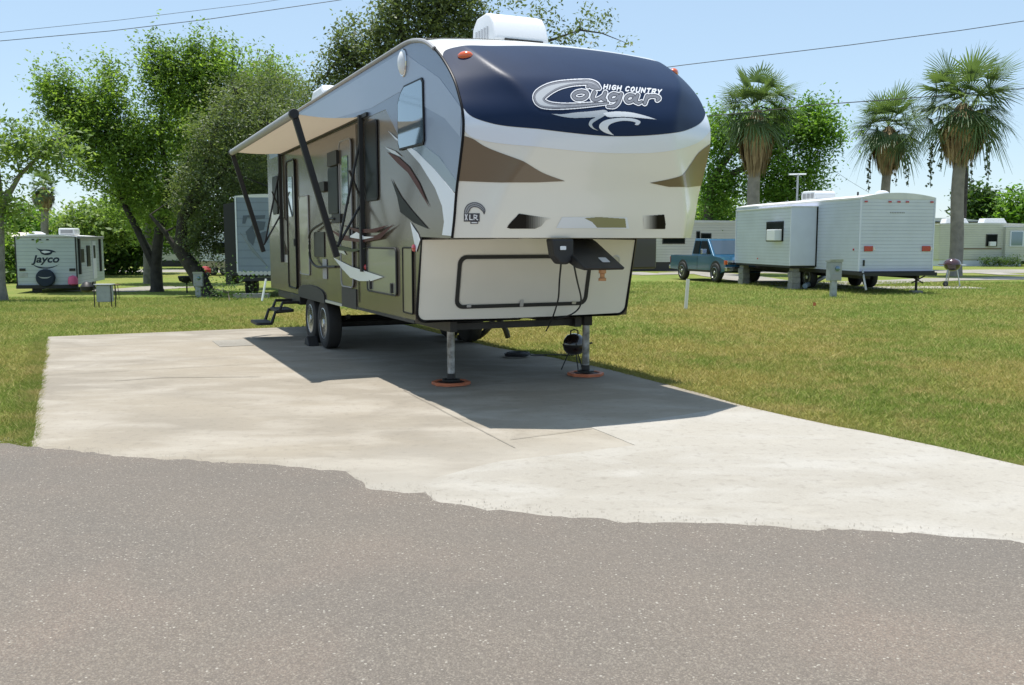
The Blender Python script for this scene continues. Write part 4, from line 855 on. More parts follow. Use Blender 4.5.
# roof gear
ac = [(9.5,3.66),(9.46,3.78),(9.53,3.95),(9.62,4.05),(9.74,4.09),(10.0,4.08),(10.12,3.99),(10.16,3.7),(10.12,3.66)]
o = MB().prism(ac, lambda s, z, d: q(d, s, z), 4.05, 4.70).build('air_conditioner', M['shroud'], rv, bevel=.05)
o.modifiers['bevel'].segments = 3
for p in o.data.polygons: p.use_smooth = True
MB().box(4.11-OL, 4.64-OL, 9.49-OS, 10.08-OS, 3.625, 3.70).build('unit_base', M['black'], o)
b = MB(); 
for k in range(5): b.box(4.035-OL, 4.05-OL, 9.66+k*.08-OS, 9.69+k*.08-OS, 3.76, 3.93)
b.build('side_louvres', M['louvre'], o)
b = MB().prism([(9.452,3.775),(9.462,3.72),(9.482,3.67),(9.50,3.67),(9.48,3.775)], lambda s, z, d: q(d, s, z), 4.16, 4.62); b.build('front_slot', M['black'], o)
MB().prism([(13.3,3.62),(13.32,3.72),(13.45,3.80),(14.0,3.80),(14.12,3.72),(14.15,3.62)], lambda s, z, d: q(d, s, z), 3.05, 3.6).build('roof_vent_cover', M['shroud'], rv, bevel=.05)
MB().prism([(16,3.62),(16.05,3.85),(16.8,3.85),(16.9,3.62)], lambda s, z, d: q(d, s, z), 3.9, 4.6).build('roof_vent_cover', M['shroud'], rv, bevel=.05)
# slide out room on the far side
so_ = MB().box(5.5-OL, 5.98-OL, 9.2-OS, 12.4-OS, 1.27, 3.25).build('slide_out', mat('slide_shaded_grey', (.03,.032,.034), .3, coat=.4), rv, bevel=.02)  # shade on the camera-facing end is put into this dark grey
MB().box(5.5-OL, 6.01-OL, 9.185-OS, 12.42-OS, 3.25, 3.29).build('slide_roof', M['roof'], so_)
# awning with two arm sets
fab = bpy.data.materials.new('awning_fabric_cloth'); fab.use_nodes = True; N = fab.node_tree.nodes; L = fab.node_tree.links; bb = N['Principled BSDF']; bb.inputs['Base Color'].default_value = (.47,.40,.30,1); bb.inputs['Roughness'].default_value = .9
tr_ = N.new('ShaderNodeBsdfTranslucent'); tr_.inputs[0].default_value = (.50,.42,.31,1); ms = N.new('ShaderNodeMixShader'); ms.inputs[0].default_value = .26; L.new(bb.outputs[0], ms.inputs[1]); L.new(tr_.outputs[0], ms.inputs[2]); L.new(ms.outputs[0], N['Material Output'].inputs['Surface'])
A0, A1 = 10.95, 16.2
aw = MB(); ny_ = 20
for i in range(ny_+1):
    for k in range(9):
        w = k/8; aw.v.append(q(2.965-.80*w, A0+.06+(A1-A0-.12)*i/ny_, 3.055-.03*math.sin(w*PI)+.012*math.sin(i*1.3)*math.sin(w*PI)))
aw.f = [(i*9+k, i*9+k+1, (i+1)*9+k+1, (i+1)*9+k) for i in range(ny_) for k in range(8)]; aw.m = [0]*len(aw.f)
awn = aw.build('awning_canopy', fab, rv, smooth_=True)
MB().tube([q(2.16, A0+.02, 3.045), q(2.16, A1-.02, 3.045)], .048, 14).build('awning_roller', M['grayp'], awn, smooth_=True)
MB().box(2.945-OL, 2.978-OL, A0-.25-OS, A1+.1-OS, 3.03, 3.075).build('awning_rail', M['black'], rv)
for s in (A0, A1):
    a = MB().box(2.915-OL, 2.972-OL, s-.035-OS, s+.035-OS, 1.22, 3.07).build('awning_post', M['black'], rv, bevel=.006)
    e = MB().lathe(q(2.16, s-.05, 3.04), (0,1,0), [(.052,0),(.058,.01),(.058,.06),(.04,.07)], 20); e.build('roller_end_cap', M['black'], a, smooth_=True)
    d = (Vector(q(2.63, s, 1.40))-Vector(q(2.17, s, 3.03))).normalized()
    b = MB(); p0, p1 = Vector(q(2.17, s, 3.03)), Vector(q(2.63, s, 1.40)); n = Vector((d.z, 0, -d.x))*.036
    b.add([p0+n+Vector((0,.03,0)), p0-n+Vector((0,.03,0)), p1-n+Vector((0,.03,0)), p1+n+Vector((0,.03,0)), p0+n-Vector((0,.03,0)), p0-n-Vector((0,.03,0)), p1-n-Vector((0,.03,0)), p1+n-Vector((0,.03,0))], [(0,1,2,3),(7,6,5,4),(0,4,5,1),(1,5,6,2),(2,6,7,3),(3,7,4,0)])
    b.build('awning_arm', M['black'], a, bevel=.004)
    MB().tube([q(2.66, s, 1.56), q(2.94, s, 2.80)], .016, 6).build('awning_strut', M['darkmetal'], a); MB().tube([q(2.80, s, 2.42), q(2.93, s, 2.10)], .014, 6).build('awning_strut', M['darkmetal'], a)
    MB().tube([q(2.64, s, 1.52), q(2.93, s, 2.02)], .016, 6).build('awning_strut', M['darkmetal'], a)
# things around the trailer
for l, lb in ((3.565, 'orange plastic jack pad under the left landing leg, left one of the two'), (5.27, 'orange plastic jack pad under the right landing leg beside the small black grill')):
    p = ls(l, 9.6); t = thing('jack_pad', lb, 'jack pad', (p.x, p.y, .004), rv.rotation_euler.z, 'orange pads under the landing legs')
    P = [(.22*math.cos(a*PI/4+PI/8), .22*math.sin(a*PI/4+PI/8)) for a in range(8)]; P2 = [(x*.76, y*.76) for x, y in P]; b = MB(); n = 8
    b.v = [(x, y, 0) for x, y in P]+[(x, y, .032) for x, y in P]+[(x, y, .032) for x, y in P2]+[(x, y, .02) for x, y in P2]; b.f = [(a_*n+i, a_*n+(i+1)%n, (a_+1)*n+(i+1)%n, (a_+1)*n+i) for a_ in range(3) for i in range(n)]; b.m = [0]*len(b.f)
    b.build('pad_rim', M['orange'], t, bevel=.006); MB().prism(P2, lambda x, y, d: (x, y, d), .002, .022).build('pad_floor', mat('pad_dark', (.07,.03,.02), .7), t)
p = ls(3.0, 13.0)
for l, s, lb in ((2.97, 14.1, 'black wheel chock wedged between the two tyres of the big trailer'),):
    p = ls(l, s); t = tag(MB().prism([(-.17,0),(.17,0),(.1,.1),(-.02,.14)], lambda a, z, d: (d, a, z), -.08, .08).build('wheel_chock', M['black'], None, bevel=.01), lb, 'wheel chock'); t.location = (p.x, p.y, .004); t.rotation_euler.z = rv.rotation_euler.z
# coiled black hose under the nose
g = ground(517, 357); b = MB(); pts = []
for i in range(120): a = i*.42; r = .12+.03*math.sin(i*.31); pts.append((math.cos(a)*r*1.15, math.sin(a)*r, .02+.00035*i))
pts += [(.2, .05, .02), (.45, .12, .015), (.8, .1, .015)]
o = b.tube(pts, .011, 6).build('hose_coil', M['cable'], None, smooth_=True); o.location = g; tag(o, 'coil of thin black hose lying on shaded concrete under the trailer', 'hose')
# small black grill on tripod legs
g = ground(574, 370); t = thing('portable_grill', 'small round black grill on thin tripod legs behind the right landing leg', 'grill', g, .3)
MB().lathe((0,0,.19), (0,0,1), [(.02,0),(.09,.015),(.13,.06),(.142,.12),(.13,.19),(.085,.245),(.02,.265)], 24).build('kettle', M['grill'], t, smooth_=True)
MB().lathe((0,0,.305), (0,0,1), [(.143,0),(.147,.005),(.147,.012),(.143,.017)], 24).build('rim_band', M['darkmetal'], t)
MB().tube([(-.05,0,.44),(-.045,0,.49),(0,0,.505),(.045,0,.49),(.05,0,.44)], .01, 6).build('lid_handle', M['black'], t)
MB().tube([(.14,0,.32),(.24,0,.33)], .012, 6).build('side_handle', M['black'], t)
for k in range(3): a = k*2.094+.5; MB().tube([(.07*math.cos(a), .07*math.sin(a), .21), (.16*math.cos(a), .16*math.sin(a), 0)], .007, 6).build('leg', M['black'], t)
# hose and hitch gear in shade beyond
g = ground(489, 341); o = MB().tube(crv([(-.5,.1,.05),(-.2,0,.06),(0,-.05,.22),(.1,0,.40),(.25,.05,.2),(.3,.1,.05)], 5), .045, 8).build('sewer_hose', M['black'], None, smooth_=True); o.location = (g.x, g.y, 0); tag(o, 'black ribbed sewer hose looped on the pad beneath the trailer belly', 'hose')
# ------------------------------------------------------------------ neighbours
def xbox(par, name, m, x0, x1, y0, y1, z0, z1, bevel=.0, **k): return MB().box(x0, x1, y0, y1, z0, z1).build(name, M[m] if isinstance(m, str) else m, par, bevel=bevel, **k)
def roofarc(par, x0, x1, y0, y1, z, crown, m='roof', n=10, drop=0):
    b = MB(); P = [(x0+(x1-x0)*i/n, z+crown*(1-(2*i/n-1)**2)) for i in range(n+1)]+[(x1, z-.05), (x0, z-.05)]
    return b.prism(P, lambda x, zz, d: (x, d, zz), y0, y1).build('roof', M[m], par)
def text_part(par, body, size, fn, m, shear=.2, bold=.0, name='lettering', sx=1, th=.004):
    vs, fs = text_mesh(body, size, shear, bold, sx); b = MB(); b.add([fn(x, y) for x, y in vs], fs); return b.build(name, M[m], par, fix=False)
# white trailer with slide out on the right
wt = thing('travel_trailer', 'long white ribbed travel trailer with slide out and red tail lights on the right lawn', 'trailer', (10.46, 28.0, 0), math.radians(10.3))
LB = 9.0
bp = [(0,.66),(0,2.86)]+[(2.44*i/12, 2.86+.14*(1-(i/6-1)**2)) for i in range(13)][1:-1]+[(2.44,2.86),(2.44,.66)]
MB().prism(bp, lambda x, z, d: (x, d, z), 0, LB).build('body', M['whitesid'], wt)
roofarc(wt, -.02, 2.46, -.01, LB, 2.875, .14)
for x in (.0, 2.44): MB().box(x-.02, x+.02, -.012, .02, .66, 2.87).build('corner_trim', M['whitesmooth'], wt)
xbox(wt, 'bottom_rail', 'black', -.015, 2.5, -.06, LB, .54, .66); xbox(wt, 'rear_bumper', 'black', -.03, 2.5, -.18, -.06, .52, .62)
for x in (.28, 2.2): o = xbox(wt, 'tail_light', 'red', x-.14, x+.14, -.035, -.005, 1.26, 1.42, .008); xbox(o, 'reflector', 'bumper', x+.16, x+.2, -.02, -.004, 1.3, 1.38)
for x in (.14, .93, 1.22, 1.5, 2.32): xbox(wt, 'marker_light', 'red', x-.05, x+.05, -.03, -.004, 2.72, 2.77, .005)
b = MB()
for k in range(9): b.box(.95+k*.055, .985+k*.055, -.006, -.002, 2.40, 2.44)
b.build('faded_badge', M['grayp'], wt)
sl_ = MB().box(-.9, .02, 2.62, 6.95, .76, 2.66).build('slide_out', M['whitesid'], wt)
xbox(sl_, 'slide_end_panel', 'whitesmooth', -.895, 0, 2.60, 2.63, .77, 2.66); xbox(sl_, 'slide_seal', 'blackg', -.03, 0, 2.56, 2.60, .72, 2.68); xbox(sl_, 'slide_roof', 'roof', -.93, .02, 2.58, 6.98, 2.66, 2.70)
for y in (2.62, 6.93): xbox(sl_, 'corner_trim', 'whitesmooth', -.925, -.895, y-.02, y+.02, .76, 2.66)
xbox(sl_, 'slide_floor', 'black', -.89, .02, 2.66, 6.9, .69, .76)
wn = xbox(sl_, 'window', 'blackg', -.93, -.9, 3.15, 4.4, 1.55, 2.22, .01); xbox(wn, 'pane', 'glass', -.936, -.93, 3.22, 4.33, 1.61, 2.16); xbox(wn, 'curtain', 'whitesmooth', -.934, -.928, 3.24, 3.7, 1.95, 2.15)
xbox(sl_, 'window_air_conditioner', 'shroud', -1.18, -.92, 3.22, 3.85, 1.58, 1.95, .02)
xbox(wt, 'side_marker', 'red', -.02, 0, .3, .36, 1.28, 1.34); lit(wt, (-.93, 5.0, .95), .04, (-1,0,0), M['red'], 'side_marker')
xbox(wt, 'sewer_cap', 'black', .12, .17, -.03, 0, .82, 1.0)
for y in (3.2, 4.1):
    wheel((.12, y, .36), (-1,0,0), .36, .22, wt, 0); wheel((2.32, y, .36), (1,0,0), .36, .22, wt, 0)
xbox(wt, 'chassis', 'darkmetal', .35, .45, .1, LB, .42, .54); xbox(wt, 'chassis', 'darkmetal', 2.0, 2.1, .1, LB, .42, .54)
j = MB().tube([(2.1,.25,.05),(2.1,.25,.45)], .04, 8).build('stabiliser_jack', M['darkmetal'], wt)
for p0, p1 in (((1.85,.2,.5),(2.3,.2,.28)),((2.35,.2,.5),(1.9,.2,.28))): MB().tube([p0, p1], .02, 6).build('scissor_brace', M['darkmetal'], j)
acu = MB().prism([(4.4,2.98),(4.38,3.2),(4.45,3.3),(5.3,3.32),(5.42,3.22),(5.4,2.98)], lambda y, z, d: (d, y, z), .85, 1.62).build('air_conditioner', M['shroud'], wt, bevel=.04)
b = MB()
for k in range(3): b.box(.835, .85, 4.5+k*.28, 4.7+k*.28, 3.05, 3.22)
b.build('side_louvres', M['grayp'], acu)
an = MB().tube([(.8,5.6,2.95),(.8,5.6,3.93)], .035, 6).build('roof_antenna', M['galv'], wt); MB().tube([(.42,5.52,3.93),(1.15,5.68,3.96)], .03, 6).build('antenna_bar', M['shroud'], an)
MB().tube([(1.7,3.1,2.98),(1.7,3.1,3.2)], .03, 6).build('vent_pipe', M['darkmetal'], wt); MB().lathe((1.22,.9,2.99), (0,0,1), [(.22,0),(.2,.08),(.1,.13),(.02,.14)], 16).build('roof_vent_cover', M['shroud'], wt)
def LT(x, y, z=0): return wt.matrix_basis @ Vector((x, y, z))
wt_m = Matrix.Translation(wt.location) @ Matrix.Rotation(math.radians(10.3), 4, 'Z')
for k, (x, y, lb) in enumerate(((2.1, .25, 'grey concrete block under the rear corner jack of the white trailer'), (-.6, 2.9, 'grey concrete block stack under the near end of the slide out'), (-.7, 6.6, 'grey concrete block stack under the far end of the slide out'))):
    h = .05 if k == 0 else .66; bz = MB().box(-.16, .16, -.14, .14, 0, .19)
    if k: bz.box(-.15, .15, -.15, .13, .194, .38); bz.box(-.16, .15, -.13, .15, .384, .57); bz.box(-.12,.12,-.12,.12,.574,.69)
    o = tag(bz.build('support_block', M['block'], None, bevel=.01), lb, 'concrete block', 'concrete blocks propping the white trailer'); p = wt_m @ Vector((x, y, 0)); o.location = (p.x, p.y, -.02 if k else -.14); o.rotation_euler.z = .2*k
p0 = ground(805, 289); p1 = ground(828, 283); o = MB().tube(crv([p0+Vector((0,0,.1)), p0.lerp(p1, .5)+Vector((0,0,.2)), p1+Vector((0,0,.32))], 4), .085, 10).build('sewer_pipe', mat('blue_grey_pipe', (.18,.23,.28), .5), None, smooth_=True); tag(o, 'blue grey sewer pipe lying on grass under the white trailer', 'pipe')
p0 = at(866, 291, 27.9); o = MB().tube([at(866, 290, 27.7), at(862.5, 270, 27.9)], .03, 6).build('leaning_rod', M['galv'], None); tag(o, 'thin pale rod leaning on the white trailer rear corner', 'rod')
# teal pickup
tk = thing('pickup_truck', 'teal extended cab pickup truck parked nose toward the white trailer', 'pickup truck', (7.80, 38.25, 0), math.atan2(-.961, .277))
W2 = .84
low = [(-1.15,.42),(-1.18,.62),(-1.14,.98),(.98,1.0),(2.55,.99),(3.05,.95),(3.42,.86),(3.5,.70),(3.5,.45),(3.1,.36)]+[(2.75+.42*math.cos(a), .36+.42*math.sin(a)) for a in (0, .6, 1.2, 1.57, 2.0, 2.6, PI)]+[(2.2,.36),(.5,.36)]+[(.42*math.cos(a), .36+.42*math.sin(a)) for a in (0, .6, 1.2, 1.57, 2.0, 2.6, PI)]+[(-.5,.40)]
MB().prism(low, lambda x, z, d: (x, d, z), -W2, W2).build('body', M['teal'], tk, bevel=.03)
b = MB(); cp = [(.40,.99,W2-.02),(2.45,.99,W2-.02)]; 
b.v = [(.68,-.80,.99),(2.5,-.80,.99),(1.80,-.68,1.64),(.74,-.68,1.66),(.68,.80,.99),(2.5,.80,.99),(1.80,.68,1.64),(.74,.68,1.66)]; b.f = [(0,1,2,3),(7,6,5,4),(0,4,5,1),(1,5,6,2),(2,6,7,3),(3,7,4,0)]; b.m = [0]*6
cb = b.build('cab', M['teal'], tk, bevel=.015)
def lerpq(a, c, t): return tuple(a[i]+(c[i]-a[i])*t for i in range(3))
def quad(P, n_off, name, m, par):
    P = [Vector(p) for p in P]; n = (P[1]-P[0]).cross(P[3]-P[0]).normalized()*n_off; b = MB().add([p+n*.2 for p in P]+[p+n for p in P], [(3,2,1,0),(4,5,6,7),(0,1,5,4),(1,2,6,5),(2,3,7,6),(3,0,4,7)]); return b.build(name, M[m], par)
quad([(2.43,-.70,1.05),(2.43,.70,1.05),(1.86,.61,1.58),(1.86,-.61,1.58)], .012, 'windshield', 'carglass', cb)
for sg in (-1, 1):
    P = [(2.26,sg*.79,1.06),(1.78,sg*.70,1.56),(1.35,sg*.70,1.56),(1.35,sg*.79,1.06)]; quad(P, .02, 'side_window', 'glass', cb)
    P = [(1.27,sg*.79,1.06),(1.27,sg*.70,1.56),(.83,sg*.70,1.57),(.79,sg*.79,1.06)]; quad(P, .02, 'side_window', 'glass', cb)
    mr = MB().box(1.98, 2.1, sg*.98-.11, sg*.98+.11, 1.06, 1.26).build('door_mirror', M['bumper'], tk, bevel=.02); MB().tube([(2.05,sg*.8,1.08),(2.05,sg*.9,1.12)], .02, 6).build('mirror_arm', M['black'], mr)
    hl = xbox(tk, 'headlight', 'bumper', 3.44, 3.515, sg*.60-.16, sg*.60+.16, .68, .84, .01); xbox(hl, 'turn_signal', 'amber', 3.40, 3.50, sg*.80-.05, sg*.80+.045, .68, .84, .005)
    for x in (0, 2.75):
        MB().prism([(x+.44*math.cos(a*PI/10), .40+.42*math.sin(a*PI/10)) for a in range(11)], lambda u, z, d: (u, sg*(.842+d), z), 0, .006).build('wheel_arch', M['black'], tk); wheel((x, sg*.79, .36), (0,sg,0), .36, .22, tk, 0)
    xbox(tk, 'tail_light', 'red', -1.19, -1.10, sg*.78-.06, sg*.78+.065, .66, .92); xbox(tk, 'door_seam', 'black', 1.235, 1.245, sg*.842-.003, sg*.842+.003, .45, .98)
xbox(tk, 'front_bumper', 'bumper', 3.48, 3.62, -.86, .86, .44, .60, .02); xbox(tk, 'rear_bumper', 'bumper', -1.34, -1.18, -.82, .82, .42, .56, .02)
gr = xbox(tk, 'grille', 'blackg', 3.49, 3.52, -.42, .42, .66, .85); 
for k in range(3): xbox(gr, 'grille_bar', 'bumper', 3.52, 3.532, -.42, .42, .68+k*.065, .70+k*.065)
xbox(tk, 'lower_trim', 'darkmetal', .45, 2.3, -.848, .848, .36, .44)
xbox(tk, 'bed_floor', 'black', -1.05, .38, -.72, .72, .982, .99)
# beige mobile home behind the pickup
mh = thing('mobile_home', 'low beige mobile home with small dark windows behind the teal pickup', 'mobile home', (2.6, 48.5, 0), math.radians(4))
xbox(mh, 'wall', 'creamsid', 0, 12, 0, 3.6, .45, 2.55); roofarc(mh, -.05, 12.05, -.05, 3.65, 2.55, .08); xbox(mh, 'skirting', mat('dark_skirting', (.05,.045,.04), .8), .05, 11.95, .03, 3.5, -.05, .45)
for x, w, z in ((3.3, .9, 1.5), (5.3, 1.2, 1.4), (7.35, .55, 1.4), (9.5, 1.3, 1.35), (5.9+1.2, .2, 1.5)):
    o = xbox(mh, 'window', 'darkmetal', x, x+w, -.04, 0, z, z+.55); xbox(o, 'pane', 'glass', x+.05, x+w-.05, -.046, -.04, z+.05, z+.5)
# pale trailer homes on the far right
zf = 0.0
fr = thing('mobile_home', 'cream trailer home with dark window and shrubs along its foot at far right', 'mobile home', (26.6, 58, zf), 0)
xbox(fr, 'wall', 'creamsid', 0, 5.25, 0, 2.5, .35, 2.6, .05); xbox(fr, 'end_room', 'creamsid', 4.0, 5.3, -.25, 2.4, .3, 2.4); roofarc(fr, -.05, 5.3, -.02, 2.55, 2.6, .06)
xbox(fr, 'skirting', 'whitesmooth', .1, 5.2, .05, 2.4, -.05, .35); xbox(fr, 'trim_line', 'brown', .9, 3.9, -.02, 0, 1.02, 1.10)
o = xbox(fr, 'window', 'darkmetal', 2.9, 3.6, -.05, 0, 1.2, 1.95); xbox(o, 'pane', 'glass', 2.96, 3.54, -.06, -.05, 1.26, 1.9); xbox(o, 'window_air_conditioner', 'shroud', 3.05, 3.4, -.3, -.06, 1.23, 1.5)
o = xbox(fr, 'window', 'whitesmooth', 4.25, 5.1, -.3, -.25, 1.2, 2.15); xbox(o, 'pane', 'mirror', 4.33, 5.02, -.31, -.3, 1.26, 2.1)
for x in (.7, 3.1): MB().prism([(x,2.64),(x+.1,2.95),(x+1.3,2.95),(x+1.5,2.64)], lambda a, z, d: (a, d, z), .8, 1.6).build('roof_unit', M['shroud'], fr, bevel=.04)
b2 = thing('low_building', 'grey white building with tan carport wall between white trailer and thickest palm', 'building', (27.6, 66, 0), 0)
xbox(b2, 'wall', 'creamwall', -.5, 5.5, 0, 3, 1.0, 2.9); xbox(b2, 'lower_wall', 'brownwall', -.5, 5.4, .03, 3, -.1, 1.0); roofarc(b2, -.6, 5.6, -.2, 3.2, 2.95, .2); xbox(b2, 'gutter', 'darkmetal', -.5, 5.5, -.25, -.2, 1.75, 1.85); xbox(b2, 'gutter', 'darkmetal', -.5, 5.5, -.25, -.2, 2.82, 2.9)
for k, x in enumerate((29.3, 30.1, 30.9)):
    c = (x, 57.2, .25); t = tag(npmesh('low_shrub', leaves([(c, (.55,.4,.35), 500)], .06, 60+k, clump=10, spread=.12), 4, M['leafC']), ['low dark shrub under the cream home window, left of three', 'low dark shrub under the cream home window, middle of three', 'low dark shrub under the cream home window, right of three'][k], 'shrub', 'low shrubs along the cream trailer home')
cr_ = thing('parked_car', 'dark blue car just showing at the right frame edge', 'car', (34.4, 59.5, 0), PI)
cpz = [(-2.1,.35),(-2.15,.8),(-1.3,.95),(-.8,1.42),(.7,1.42),(1.3,.95),(2.1,.82),(2.15,.35)]
MB().prism(cpz, lambda x, z, d: (x, d, z), -.85, .85).build('body', M['navycar'], cr_, bevel=.05)
for sg in (-1, 1):
    MB().prism([(-1.12,.98),(-.72,1.34),(.62,1.34),(1.1,.98)], lambda x, z, d: (x, sg*(.852+d), z), 0, .01).build('side_window', M['glass'], cr_)
    for x in (-1.35, 1.35): wheel((x, sg*.78, .32), (0,sg,0), .32, .2, cr_, 0)
# street lamp and utility pole and overhead lines
p = at(783, 240, 62); t = thing('street_lamp', 'grey street lamp with curved arm rising over trees behind the first right palm', 'street lamp', (p.x, 62, 0))
zt = at(800, 128, 62).z; MB().tube([(0,0,0),(0,0,zt-.6),(.3,0,zt-.05),(1.0,0,zt+.1)], [.09,.07,.05,.04], 8).build('pole', M['galv'], t, smooth_=True); MB().prism([(.9,.02),(1.1,.14),(1.6,.12),(1.75,.02),(1.6,-.06),(1.0,-.05)], lambda x, z, d: (x, d, zt+z), -.14, .14).build('lamp_head', M['shroud'], t, bevel=.03)
p = at(963, 240, 60); o = MB().tube([(p.x,60,0),(p.x,60,at(963,166,60).z)], [.16,.12], 8).build('utility_pole', M['barkdark'], None); tag(o, 'dark slim utility pole just right of the thickest palm trunk', 'utility pole')
def line(pts, D, r, lb, sag=.25):
    P = []; 
    for (x0, y0), (x1, y1) in zip(pts, pts[1:]):
        for k in range(12): P.append(at(x0+(x1-x0)*k/12, y0+(y1-y0)*k/12, D))
    P.append(at(*pts[-1], D)); o = MB().tube(P, r, 5).build('power_line', M['cable'], None); tag(o, lb, 'power line', 'overhead wires')
line([(-300,62),(0,32.5),(120,20),(250,4),(400,-18)], 60, .014, 'upper of the two thin wires crossing the sky at upper left')
line([(-300,70),(0,41),(110,31),(210,19),(340,0),(460,-22)], 60, .022, 'lower of the two thin wires crossing the sky at upper left')
line([(600,76),(684,65),(850,45),(960,30.5),(1024,21),(1300,-24)], 55, .022, 'high wire crossing the right sky above all the palm crowns')
line([(690,118),(770,110),(820,104.5),(900,99),(1024,88.5),(1300,65)], 41, .020, 'thick dark wire passing in front of the right palm crowns')
line([(826,165),(848,180),(868,192)], 50, .008, 'faint thin wire slanting down toward the white trailer roof')
line([(960,190),(1100,189.5)], 58, .012, 'faint wire above the far right tree tops')
# white trailer with a spare wheel on the left
g0 = ground(17, 292); jy = thing('travel_trailer', 'small white travel trailer with bird logo and spare wheel under the left trees', 'trailer', (-21.35, 40, -.65), math.radians(12))
bp = [(0,.31),(0,2.38)]+[(2.42*i/10, 2.38+.09*(1-(i/5-1)**2)) for i in range(1, 10)]+[(2.42,2.38),(2.42,.31)]
MB().prism(bp, lambda x, z, d: (x, d, z), 0, 5.4).build('body', siding('pale_siding', (.47,.53,.56), .16, .003), jy); roofarc(jy, -.02, 2.44, -.02, 5.3, 2.39, .09)
MB().tube([(0,-.01,.31),(0,-.01,2.38)], .025, 6).build('corner_trim', M['darkmetal'], jy); MB().tube([(2.42,-.01,.31),(2.42,-.01,2.38)], .03, 6).build('corner_trim', M['darkmetal'], jy); xbox(jy, 'roof_trim', 'darkmetal', 0, 2.42, -.02, 0, 2.36, 2.39)
xbox(jy, 'rear_bumper', 'black', -.02, 2.45, -.12, .02, .16, .31)
text_part(jy, 'Jayco', .44, lambda x, y: (1.19+x, -.008, 1.42+y), 'logoblue', .25, .012, 'brand_lettering', 1.12)
b = MB(); b.prism([p[:2] for p in cr([(.82,1.92),(.95,1.86),(1.1,1.84),(1.3,1.84),(1.5,1.80),(1.62,1.72),(1.48,1.72),(1.4,1.63),(1.2,1.60),(1.02,1.66),(.98,1.76),(.9,1.84)], 3)], lambda x, z, d: (x, -.003-d, z), 0, .004)
b.build('bird_emblem', M['logoblue'], jy); MB().prism([p[:2] for p in cr([(1.02,1.74),(1.12,1.79),(1.25,1.78),(1.4,1.74),(1.3,1.70),(1.15,1.68)], 3)], lambda x, z, d: (x, -.009-d, z), 0, .002).build('emblem_feather', M['whitesmooth'], jy)
MB().prism([p[:2] for p in cr([(.62,1.22),(.85,1.12),(1.15,1.07),(1.45,1.10),(1.75,1.22)], 4)]+[p[:2] for p in cr([(1.75,1.22),(1.45,1.06),(1.15,1.02),(.85,1.06),(.62,1.22)], 4)][1:-1], lambda x, z, d: (x, -.003-d, z), 0, .004).build('smile_stripe', M['logoblue'], jy)
tc_ = MB().lathe((1.17,-.02,.62), (0,-1,0), [(.36,0),(.38,.03),(.38,.16),(.34,.2),(.02,.21)], 28).build('spare_wheel_cover', M['logoblue'], jy, smooth_=True); MB().prism([p[:2] for p in cr([(.9,.70),(1.02,.62),(1.17,.60),(1.32,.62),(1.44,.70)], 3)]+[p[:2] for p in cr([(1.44,.70),(1.32,.66),(1.17,.65),(1.02,.66),(.9,.70)], 3)][1:-1], lambda x, z, d: (x, -.232-d, z), 0, .004).build('cover_emblem', M['galv'], tc_)
for x, z in ((.24,.98),(2.24,.97)): xbox(jy, 'tail_light', 'darkmetal', x-.12, x+.12, -.03, -.002, z-.06, z+.05)
for x in (.72, 1.0, 1.3): xbox(jy, 'marker_light', 'darkmetal', x-.05, x+.05, -.02, -.002, 2.24, 2.29)
xbox(jy, 'number_plate', 'galv', .1, .44, -.015, -.002, .66, .84)
aw2 = xbox(jy, 'awning_case', 'grayp', 2.42, 2.56, .3, 5.0, 2.30, 2.42, .02)
for y in (.45, 4.5): xbox(aw2, 'awning_arm', 'black', 2.425, 2.50, y-.09, y+.09, .75, 2.3)
for y0, y1, z0, z1 in ((.7,1.35,1.25,1.85),(1.9,2.5,1.05,2.0)): o = xbox(jy, 'window', 'blackg', 2.42, 2.45, y0, y1, z0, z1); xbox(o, 'pane', 'glass', 2.45, 2.455, y0+.06, y1-.06, z0+.06, z1-.06)
o = xbox(jy, 'entry_door', 'whitesmooth', 2.42, 2.445, 3.0, 3.7, .45, 2.2); xbox(o, 'door_window', 'glass', 2.445, 2.452, 3.15, 3.55, 1.4, 2.0)
for y in (2.6, 3.3): wheel((2.3, y, .3), (1,0,0), .3, .2, jy, 0)
wheel((.3, 2.6, .3), (-1,0,0), .3, .2, jy, 0); xbox(jy, 'stabiliser_jack', 'darkmetal', .55, .9, .1, .3, 0, .2)
acu = MB().box(1.35, 2.05, 1.6, 2.5, 2.46, 2.78).build('air_conditioner', M['shroud'], jy, bevel=.06); xbox(acu, 'side_louvres', 'grayp', 1.45, 1.95, 1.585, 1.60, 2.55, 2.7)
MB().lathe((.6,1.0,2.44), (0,0,1), [(.4,0),(.38,.08),(.2,.17),(.02,.18)], 18).build('roof_dome', M['shroud'], jy, smooth_=True)
p = Matrix.Translation(jy.location) @ Matrix.Rotation(math.radians(12), 4, 'Z') @ Vector((2.3, -.25, .5)); o = MB().lathe((0,0,-.2), (0,0,1), [(.10,0),(.2,.05),(.21,.2),(.17,.36),(.04,.42)], 12).build('beach_bag', M['pink'], None, smooth_=True); o.location = p; tag(o, 'bright pink bag hanging at the rear corner of the small white trailer', 'bag')
